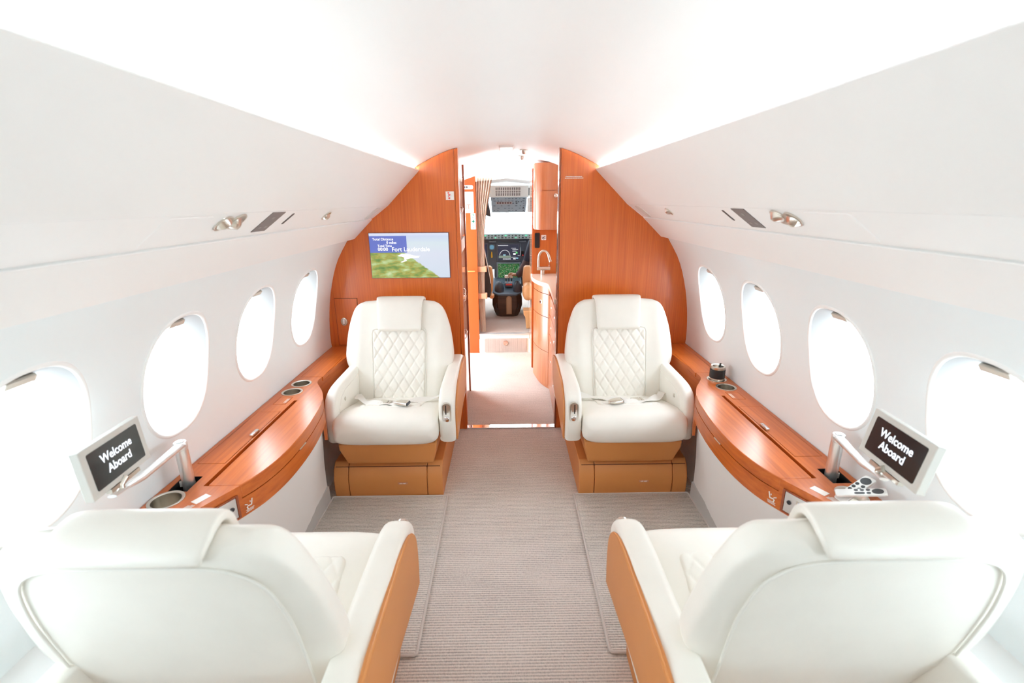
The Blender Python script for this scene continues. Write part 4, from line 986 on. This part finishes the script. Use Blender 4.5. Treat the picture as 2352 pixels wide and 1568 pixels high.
# windscreen panes
wsn = 8
for (xa, xb) in ((-.93, -.325), (-.30, -.01), (.01, .30), (.325, .93)):
    wsn += 1
    rw = thing('window_%d' % wsn, 'windscreen pane', 'window', ((xa + xb) / 2, 6.4, 1.2)); rw['kind'] = 'structure'
    def wy(x): return 6.62 - .75 * max(0, abs(x) - .25)
    P = [V(xa, wy(xa), 1.15), V(xb, wy(xb), 1.15), V(xb, wy(xb) - .55 if abs(xb) < .5 else 5.9, 1.66 - .35 * abs(xb)), V(xa, wy(xa) - .55 if abs(xa) < .5 else 5.9, 1.66 - .35 * abs(xa))]
    b = B(); b.loft([[p + V(0, .004 * k, 0) for p in P] for k in (0, 1)]); b.obj('window_pane', M['glass'], rw, smooth=0)
    b = B(); b.tube(P, .010, 6, closed=True); b.obj('window_frame', M['sign_white'], rw, smooth=0)
portal((0, 6.7, 1.4), (radians(-90), 0, 0), 1.8, .6)

# instrument panel
YI = 6.03
ip = thing('instrument_panel', 'slate grey instrument panel with glowing displays across the cockpit', 'instrument panel', (0, YI, .5))
b = B(); b.box((0, YI + .04, .895), (1.7, .06, .37)); b.obj('panel', M['slate'], ip, smooth=0)
b = B(); b.box((.012, YI + .04, .60), (.36, .06, .215)); b.obj('centre_console', M['slate'], ip, smooth=0)
def disp_mat(nm, bg, specs, seed, scale, sparse):
    m = mat(nm, (.01, .01, .012), .2); N, L, bs = nodes(m)
    tc = N.new('ShaderNodeTexCoord'); mp = N.new('ShaderNodeMapping'); mp.inputs['Scale'].default_value = scale; mp.inputs['Location'].default_value = (seed, 0, seed); L.new(tc.outputs['Generated'], mp.inputs[0])
    vo = N.new('ShaderNodeTexVoronoi'); vo.inputs['Scale'].default_value = 1; L.new(mp.outputs[0], vo.inputs['Vector'])
    c = ramp(N, L, vo.outputs['Color'], specs)
    nn = noise(N, L, mp.outputs[0], 1.3, 2)
    k = math_node(N, L, 'GREATER_THAN', nn.outputs['Fac'], sparse)
    L.new(c, bs.inputs['Emission Color']); L.new(math_node(N, L, 'MULTIPLY', k, .32), bs.inputs['Emission Strength']); return m
dk = mat('display_dark', (.012, .014, .022), .2, emit=(.02, .022, .04), es=.5)
gm = disp_mat('engine_display', None, [(.0, (.01, .05, .02)), (.35, (.02, .28, .05)), (.5, (.02, .05, .03)), (.62, (.03, .45, .10)), (.75, (.35, .42, .30)), (.9, (.4, .5, .15))], 3, (26, 1, 22), .47)
def display(x0, x1, z0, z1, m):
    b = B(); b.box(((x0 + x1) / 2, YI + .004, (z0 + z1) / 2), (x1 - x0 + .034, .014, z1 - z0 + .034)); fr = b.obj('display_bezel', M['slate_l'] if m is gm else M['slate'], ip, bevel=.003, seg=2)
    b = B(); b.box(((x0 + x1) / 2, YI - .0035, (z0 + z1) / 2), (x1 - x0, .004, z1 - z0)); d_ = b.obj('display', m, fr, smooth=0); return d_
dm = display(-.122, .146, .825, 1.020, dk); display(-.122, .146, .590, .780, gm); display(-.47, -.255, .825, 1.020, dk); display(.30, .52, .825, 1.02, dk)
wt = mat('display_white', (.3, .3, .3), .4, emit=(.85, .9, .95), es=.4); gr = mat('display_green', (.1, .3, .1), .4, emit=(.1, .7, .2), es=.35); mp_ = mat('display_map', (.05, .05, .05), .4, emit=(.25, .34, .27), es=.3); cy_ = mat('display_cyan', (.1, .2, .3), .4, emit=(.3, .65, .8), es=.35)
b = B()
for k in range(12): b.box((-.112 + k * .0105, YI - .0062, 1.005), (.0075, .001, .006))
pts = [V(-.035 + .062 * cos(a_), YI - .0062, .885 + .062 * sin(a_)) for a_ in [pi * k / 24 for k in range(25)]]; b.tube(pts, .0022, 6)
for (x, z, w_, h_) in ((.05, .97, .06, .004), (.07, .955, .07, .004), (.06, .935, .05, .004), (.06, .90, .03, .02), (.05, .86, .06, .004), (.06, .84, .03, .012), (-.035, .833, .1, .003), (-.035, .842, .1, .003), (.0, 1.0, .002, .001), (.115, .88, .03, .003), (.139, .93, .002, .1)): b.box((x + .025, YI - .0062, z), (w_, .001, h_))
b.obj('display_symbols', wt, dm, smooth=0)
b = B(); b.box((-.035, YI - .0058, .865), (.15, .001, .030)); b.obj('display_map', mp_, dm, smooth=0)
b = B(); b.box((.112, YI - .0066, .915), (.022, .001, .02)); b.obj('display_block', gr, dm, smooth=0)
b = B(); b.box((.118, YI - .0066, .848), (.026, .001, .012)); b.box((-.04, YI - .0066, .888), (.03, .001, .012)); b.obj('display_block', cy_, dm, smooth=0)
# standby gauge and yellow handle
b = B(); b.box((-.195, YI, .985), (.075, .012, .075)); gq = b.obj('standby_gauge', M['slate'], ip, bevel=.004); 
b = B(); b.lathe([(.028, 0), (.001, .001)], frame_mtx((-.195, YI - .0065, .985), (1, 0, 0), (0, 0, 1)), 24); b.obj('gauge_face', mat('gauge_face', (.02, .03, .05), .3, emit=(.12, .30, .42), es=.35), gq)
b = B(); b.loft([[V(-.197 + w_ * cos(2 * pi * k / 10), YI - .016 + w_ * .6 * sin(2 * pi * k / 10), z) for k in range(10)] for z, w_ in ((.855, .008), (.87, .011), (.90, .009), (.93, .005))]); b.obj('gear_handle', M['yellow'], ip)
for x in (-.185, .185):
    b = B(); b.box((x, YI - .012, 1.055), (.085, .03, .016)); b.obj('vent', M['slate_l'], ip, bevel=.003)
b = B(); b.box((.185, YI - .003, .905), (.034, .012, .06)); kp = b.obj('switch_block', M['black'], ip, smooth=0)
b = B(); b.box((.190, YI - .010, .885), (.01, .003, .01)); b.obj('red_light', mat('red_light', (.6, .05, .04), .4, emit=(.8, .05, .04), es=.5), kp, smooth=0)
# glareshield
r = thing('glareshield', 'grey padded glareshield with a row of small buttons under the windscreen', 'glareshield', (0, 6.1, 1.08))
prof = [(-.85, 1.10), (-.5, 1.15), (-.25, 1.195), (-.12, 1.205), (.12, 1.205), (.25, 1.195), (.5, 1.15), (.85, 1.10)]
b = B(); b.loft([[V(x, y0, zb) for x, zt in prof] + [V(x, y0 + dy, zt + dz) for x, zt in prof[::-1]] for y0, dy, zb, dz in ((YI - .07, .03, 1.085, -.055), (YI - .03, .12, 1.085, -.01), (6.5, .05, 1.10, -.03))]); b.obj('hood', M['glare'], r, smooth=50)
b = B(); b.prism([(x * 1.0, 0) for x in (-.33, .33)] + [(.33, 1), (-.33, 1)], lambda a_, c_, t: V(a_, YI - .078 + .02 * c_ + t, 1.088 + .058 * c_), 0, .01); gp_ = b.obj('button_panel', M['glare'], r, smooth=0)
random.seed(5)
for row, z in ((0, 1.128), (1, 1.104)):
    for k in range(14):
        x = -.27 + k * .0415; 
        b = B(); b.box((x, YI - .068 + (.008 if row == 0 else 0), z), (.016 if (k + row) % 3 else .024, .014, .012)); b.obj('button', M['amber'] if (k * 7 + row * 3) % 6 == 0 else M['dark'], gp_, smooth=0)
# overhead panel
r = thing('overhead_panel', 'blue grey switch panel hanging below the slotted grille at the cockpit ceiling', 'overhead panel', (0, 5.83, 1.4))
fo = frame_mtx((.02, 5.84, 1.49), (1, 0, 0), (0, -.10, .99))
b = B(); b.loft([[fo @ V(x, y, z) for x, y in q] for z, q in ((-.03, rect(-.205, -.085, .205, .085)), (0, [(-.197, -.085), (.192, -.085), (.212, .083), (-.212, .083)]))]); b.obj('panel', M['overhead'], r, smooth=0)
random.seed(9)
b = B()
for i in range(9):
    for j in range(6):
        if j in (3,) and i < 5: continue
        if random.random() < .75: b.box((-.17 + i * .043 + random.uniform(-.005, .005), -.065 + j * .027, .003), (random.choice((.014, .02, .026)), random.choice((.005, .009)), .006), fo)
b.obj('switch_rows', M['slate'], r, smooth=0)
b = B(); b.box((-.055, .022, .004), (.19, .026, .004), fo); q = b.obj('breaker_strip', mat('breaker_frame', (.55, .55, .55), .5), r, smooth=0)
for k in range(6):
    b = B(); b.box((-.13 + k * .03, .022, .008), (.02, .016, .006), fo); b.obj('breaker', mat('breaker_dark', (.10, .04, .045), .5), q, smooth=0)
for x, y in ((.085, .035), (.115, .035), (.145, .035), (.17, -.03)):
    b = B(); b.tube([fo @ V(x, y, 0), fo @ V(x, y, .016)], .005, 8); b.obj('toggle', M['black'], r)
r = thing('grille_panel', 'pale moulding with dark vertical slots above the overhead switch panel', 'grille', (0, 5.8, 1.58))
fg = frame_mtx((.01, 5.815, 1.638), (1, 0, 0), (0, -.35, .94))
b = B(); b.loft([[fg @ V(x, y, z) for x, y in q] for z, q in ((-.05, rect(-.30, -.070, .30, .06)), (0, rect(-.235, -.068, .235, .068)))]); b.obj('moulding', M['grille'], r, smooth=0)
b = B()
for k in range(14):
    for y0, y1 in ((.018, .048), (-.012, .010), (-.05, -.018)): b.box((-.135 + k * .021, (y0 + y1) / 2, .0005), (.009, y1 - y0, .003), fg)
b.obj('vent', M['dark'], r, smooth=0)
for sx in (-1, 1):
    b = B()
    for k in range(2): b.box((sx * (.245 + .022 * k), -.005 - .01 * k, -.006 - .009 * k), (.009, .09, .006), fg)
    b.obj('vent', M['dark'], r, smooth=0)
for s, sd in ((-1, 'left'), (1, 'right')):
    b = B(); b.prism([(s * .01 + .222 * s + .012, 1.57), (s * .40, 1.55), (s * .40, 1.38), (s * .222 + .012, 1.41)], lambda x, z, t: V(x, t, z), 5.82, 5.86)
    o = b.obj('headliner_side', M['grille'], smooth=0, bevel=.01); tag(o, 'pale moulded side piece on the %s of the overhead switch panel' % sd, 'moulding', 'overhead side mouldings')
# visor at left
r = thing('sun_visor', 'dark grey folded sun visor hanging at the left of the overhead panel', 'visor', (-.24, 5.78, 1.36))
b = B(); b.prism([(-.285, 1.50), (-.215, 1.51), (-.20, 1.44), (-.192, 1.355), (-.24, 1.372), (-.30, 1.36), (-.305, 1.42)], lambda x, z, t: V(x, t, z), 5.76, 5.775); b.obj('blade', M['dark'], r, smooth=0, bevel=.003)
b = B(); b.tube([(-.23, 5.767, 1.50), (-.22, 5.767, 1.545), (-.215, 5.80, 1.57)], .010, 8); b.obj('visor_arm', M['dark'], r)

# pedestal
YP = 5.575
r = thing('centre_pedestal', 'dark brown wood centre pedestal with tan arched plate between the pilot seats', 'pedestal', (-.01, YP, ZS))
oc = lambda w_, y0, y1, c: [(-.01 - w_ + c, y0), (-.01 + w_ - c, y0), (-.01 + w_, y0 + c), (-.01 + w_, y1), (-.01 - w_, y1), (-.01 - w_, y0 + c)]
b = B(); b.loft([[V(x, y, z) for x, y in oc(w_, y0, 6.02, c)] for z, w_, y0, c in ((ZS, .125, YP + .02, .05), (.25, .150, YP + .012, .06), (.34, .178, YP + .0, .065), (.43, .176, YP - .004, .065), (.465, .165, YP, .06))]); b.obj('body', M['brownped'], r, smooth=20)
b = B(); b.loft([[V(x, y, z + (y - YP) * .28) for x, y in oc(w_, YP - .012, 6.02, .06)] for z, w_ in ((.462, .172), (.485, .176))]); tp = b.obj('top', M['slate'], r, smooth=20, bevel=.006)
fp = frame_mtx((-.01 + .02, YP - .006, .34), (1, 0, 0), (0, .02, 1))
b = B(); ar = [(-.032, -.10), (.032, -.10)] + [(.032 * cos(pi * k / 12), .085 + .032 * sin(pi * k / 12)) for k in range(13)]
b.loft([[fp @ V(x, y, z) for x, y in ar] for z in (0, .006)]); q = b.obj('arched_plate', M['tan_plate'], r, smooth=0)
b = B(); b.loft([[fp @ V(x * .6, y * .9 + .0, z) for x, y in ar] for z in (.005, .008)]); b.obj('arched_inlay', mat('inlay_brown', (.42, .28, .18), .5), q, smooth=0)
for sx in (-1, 1):
    b = B(); b.tube([V(-.01 + sx * (.118 + .02 * cos(a_) * .8), YP + .003 + .012 * (1 if sx else 0) - .004, .335 + .035 * sin(a_)) for a_ in [2 * pi * k / 20 for k in range(20)]], .005, 6, closed=True); b.obj('pull_ring', M['dark'], r)
# cursor domes + throttle levers on the pedestal top
for x, sd in ((-.105, 'left'), (.115, 'right')):
    b = B(); S_ = sell(20, 2.5)
    b.loft([[V(x + w_ * c, YP + .10 + d_ * q, z) for c, q in S_] for z, w_, d_ in ((.49, .055, .07), (.54, .056, .07), (.58, .046, .055), (.612, .028, .035), (.622, .008, .01))]); b.obj('cursor_knob', mat('knob_navy', (.045, .05, .07), .35), r, smooth=60)
b = B(); b.box((.01, YP + .20, .565), (.10, .14, .05)); q = b.obj('quadrant', M['slate'], r, bevel=.008)
for k in range(3):
    x = -.022 + .034 * k
    b = B(); b.tube([(x, YP + .17, .55), (x, YP + .13, .66)], .006, 8); lv = b.obj('throttle_lever', M['black'], r)
    b = B(); b.box((x, YP + .125, .668), (.033, .03, .034)); b.obj('lever_grip', M['throttle'], lv, bevel=.006)
    b = B(); b.box((x + .0, YP + .15, .60), (.012, .012, .022)); b.obj('lever_collar', M['throttle'], lv, bevel=.002)
b = B(); b.box((.012, YP + .128, .572), (.075, .02, .018)); b.obj('red_latch', M['red'], r, bevel=.003)
random.seed(21)
b = B()
for i in range(10):
    for j in range(3): b.box((-.06 + .015 * i + random.uniform(-.002, .002), YP + .23 + .05 * j, .56 + .016 * j), (.008, .012, .008))
b.obj('keypad', M['slate_l'], r, smooth=0)

# pilot seats
def pilot_seat(s, label):
    r = thing('pilot_seat', label, 'pilot seat', (s * .42, 5.5, ZS), 'pilot seats')
    x0, x1 = (.165, .62)
    yb = 5.40
    b = B(); b.loft([[V(s * x, y, z) for x, y in rrect(x0 + o, yb - .05 + dy, x1 - o, yb + .06 + dy, .025)] for z, o, dy in ((.50, .03, .03), (.56, .008, .02), (.70, .0, .0), (.82, .012, -.012), (.835, .03, -.012))]); b.obj('backrest', M['leather_cam'], r, smooth=50)
    b = B(); b.loft([[V(s * x, y, z) for x, y in rrect(x0 + .035 + o, yb + .02 + o, x1 - .03 - o, yb + .50 - o, .05)] for z, o in ((.47, .02), (.49, 0), (.57, 0), (.59, .02))]); b.obj('seat_cushion', M['leather_cam'], r, smooth=50)
    b = B(); b.box((s * .41, yb + .2, (.47 + ZS) / 2), (.22, .30, .47 - ZS)); b.obj('base', M['wood_pink'], r, bevel=.01)
    return r
def armpad(r, pts, rad, nm='armrest'):
    b = B(); b.tube(pts, rad, 16); b.obj(nm, M['leather_cam'], r, smooth=60)
ps = pilot_seat(-1, 'brown leather pilot seat at the left of the cockpit under a draped jacket')
armpad(ps, [(-.185, 5.30, .50), (-.185, 5.33, .505), (-.185, 5.36, .505)], [.02, .03, .03])
ps = pilot_seat(1, 'tan leather pilot seat at the right of the cockpit with the seated pilot')
b = B(); S_ = sell(24, 2.6)
b.loft([[V(.225 + w_ * c, y, .575 + h_ * q - (.05 if False else 0)) for c, q in S_] for y, w_, h_ in ((5.14, .03, .04), (5.15, .055, .075), (5.18, .066, .092), (5.26, .068, .095), (5.36, .06, .085), (5.39, .03, .05))]); b.obj('armrest', M['leather_cam'], ps, smooth=60)
b = B(); b.tube([(.24, 5.22, .50), (.235, 5.20, .40)], .018, 10); b.obj('arm_post', M['alu'], ps)
b = B(); b.prism([(.165, .40), (.30, .40), (.30, .355), (.235, .32), (.225, ZS), (.195, ZS), (.185, .33), (.165, .36)], lambda x, z, t: V(x, t, z), 5.02, 5.20); b.obj('arm_bracket', M['leather_cam'], ps, smooth=0, bevel=.004)

# jacket draped on the left pilot seat
r = thing('jacket', 'dark grey jacket hanging over the left pilot seat behind the curtain', 'jacket', (-.24, 5.31, .55))
b = B(); S_ = sell(28, 2.6); rings = []
for z, xa, xb, d_ in ((.50, -.235, -.205, .02), (.56, -.260, -.188, .035), (.68, -.285, -.190, .042), (.80, -.31, -.205, .046), (.90, -.33, -.222, .046), (.98, -.345, -.240, .044), (1.04, -.35, -.252, .038), (1.085, -.345, -.262, .024), (1.10, -.325, -.28, .008)):
    rings.append([V((xa + xb) / 2 + (xb - xa) / 2 * c * (1 + .03 * sin(q * 9 + z * 20)), 5.30 + d_ * q, z) for c, q in S_])
b.loft(rings); jk = b.obj('cloth', M['cloth_jacket'], r, smooth=60)
b = B(); b.tube(smooth_curve([(-.262, 5.262, 1.075), (-.245, 5.258, .98), (-.222, 5.256, .86), (-.200, 5.26, .74), (-.192, 5.27, .66)], 5), .0045, 8); b.obj('white_piping', M['sign_white'], jk)

# seated pilot (right seat), reaching to the throttles
P_ = thing('person', 'person in dark clothing seated in the right pilot seat reaching for the throttle levers', 'person', (.44, 5.55, .6))
def skin(nm, verts, edges, radii, m, root=0, sub=2):
    me = bpy.data.meshes.new(nm); me.from_pydata([Vector(v) for v in verts], edges, []); o = bpy.data.objects.new(nm, me); COL.objects.link(o); me.materials.append(m)
    md = o.modifiers.new('skin', 'SKIN'); md.use_smooth_shade = True
    sv = me.skin_vertices[0].data
    for i, q in enumerate(radii): sv[i].radius = (q, q) if not isinstance(q, tuple) else q; sv[i].use_root = i == root
    ss = o.modifiers.new('sub', 'SUBSURF'); ss.levels = sub; ss.render_levels = sub
    par(o, P_); return o
vs = [(.44, 5.60, .66), (.44, 5.58, .80), (.44, 5.57, .96), (.44, 5.57, 1.09), (.44, 5.575, 1.17), (.44, 5.59, 1.24),    # pelvis..head base 0-5
      (.285, 5.58, 1.06), (.225, 5.60, .86), (.150, 5.66, .70), (.095, 5.69, .685),                                     # left arm 6-9
      (.595, 5.58, 1.06), (.64, 5.66, .86), (.58, 5.84, .80), (.55, 5.90, .80),                                      # right arm 10-13
      (.36, 5.66, .65), (.33, 5.95, .63), (.33, 6.02, .34), (.33, 6.12, .25),                                            # left leg
      (.52, 5.66, .65), (.55, 5.95, .63), (.55, 6.02, .34), (.55, 6.12, .25)]
es = [(0, 1), (1, 2), (2, 3), (3, 4), (4, 5), (3, 6), (6, 7), (7, 8), (8, 9), (3, 10), (10, 11), (11, 12), (12, 13), (0, 14), (14, 15), (15, 16), (16, 17), (0, 18), (18, 19), (19, 20), (20, 21)]
rd = [(.16, .11), (.155, .105), (.175, .115), (.13, .09), .055, .06, .066, .05, .038, .028, .066, .05, .038, .028, .088, .066, .048, .04, .088, .066, .048, .04]
skin('body', vs, es, rd, M['cloth_dark'])
# forearm sleeve cover (plum) and hand with fingers
b = B(); b.tube([(.232, 5.597, .865), (.225, 5.60, .84), (.19, 5.63, .77), (.150, 5.66, .708), (.118, 5.678, .694)], [.052, .057, .052, .045, .038], 16); b.obj('sleeve', M['shirt'], P_, smooth=60)
h = V(.090, 5.690, .690)
hv = [h + V(.03, -.012, -.002), h, h + V(-.030, .004, .004)]; he = [(0, 1), (1, 2)]; hr = [.022, (.026, .020), (.028, .016)]
for k in range(4):
    i0 = len(hv); dz = .020 - .013 * k; L_ = (.9, 1.0, .95, .75)[k]
    hv += [h + V(-.045, .010, dz), h + V(-.045 - .026 * L_, .006, dz - .004), h + V(-.045 - .040 * L_, -.012, dz - .014)]
    he += [(2, i0), (i0, i0 + 1), (i0 + 1, i0 + 2)]; hr += [.0095, .0085, .0075]
i0 = len(hv); hv += [h + V(-.010, -.022, .008), h + V(-.032, -.032, .006), h + V(-.050, -.030, .0)]; he += [(1, i0), (i0, i0 + 1), (i0 + 1, i0 + 2)]; hr += [.011, .009, .008]
skin('hand', hv, he, hr, M['skin'])
h = V(.545, 5.92, .80); hv = [h + V(.005, -.02, 0), h, h + V(0, .03, 0)]; he = [(0, 1), (1, 2)]; hr = [.024, (.028, .02), (.028, .016)]
for k in range(4):
    i0 = len(hv); dx = .022 - .0145 * k
    hv += [h + V(dx, .05, .004), h + V(dx, .072, -.006), h + V(dx, .076, -.024)]; he += [(2, i0), (i0, i0 + 1), (i0 + 1, i0 + 2)]; hr += [.0095, .0085, .0075]
i0 = len(hv); hv += [h + V(-.026, .012, .002), h + V(-.036, .034, -.004)]; he += [(1, i0), (i0, i0 + 1)]; hr += [.011, .009]
skin('hand', hv, he, hr, M['skin'])
# head
b = B(); S_ = 24
prof = [(-.02, .030, .045, .0), (.0, .05, .06, .004), (.03, .062, .078, .008), (.07, .070, .090, .004), (.11, .074, .096, -.002), (.15, .070, .092, -.006), (.185, .052, .068, -.010), (.205, .025, .032, -.012), (.21, .006, .008, -.012)]
hc = V(.44, 5.60, 1.24)
rings = []
for z, wx_, dy, oy in prof:
    ring = []
    for k in range(S_):
        a_ = 2 * pi * k / S_; x, y = wx_ * cos(a_), dy * sin(a_) + oy
        if k == 6 and .03 < z < .12: y += .022 * (1 - abs(z - .07) / .05) if abs(z - .07) < .05 else 0
        ring.append(hc + V(x, y, z))
    rings.append(ring)
b.loft(rings); hd = b.obj('head', M['skin'], P_, smooth=80, subsurf=1)
b = B(); rings = [[hc + V((wx_ + .008) * cos(2 * pi * k / S_), (dy + .008) * sin(2 * pi * k / S_) * (1 if sin(2 * pi * k / S_) < .2 else .82) + oy - .008, z) for k in range(S_)] for z, wx_, dy, oy in prof[4:]]; b.loft(rings); b.obj('hair', M['hair'], hd, smooth=80)
for sx in (-1, 1):
    b = B(); b.lathe([(.004, 0), (.018, .004), (.02, .009), (.012, .012), (.001, .010)], frame_mtx(hc + V(sx * .070, -.01, .075), (0, 1, 0), (0, 0, 1)) @ Matrix.Rotation(0 if sx < 0 else 0, 4, 'X'), 14); b.obj('ear', M['skin'], hd)
    b = B(); b.lathe([(.011, -.004), (.009, .003), (.001, .005)], frame_mtx(hc + V(sx * .028, .084, .095), (1, 0, 0), (0, 0, 1)) @ Matrix.Rotation(pi, 4, 'Y'), 14); b.obj('eye', M['sign_white'], hd)
b = B(); b.tube([hc + V(-.022, .080, .028), hc + V(0, .086, .027), hc + V(.022, .080, .028)], .004, 8); b.obj('mouth', mat('lip', (.35, .13, .10), .5), hd)
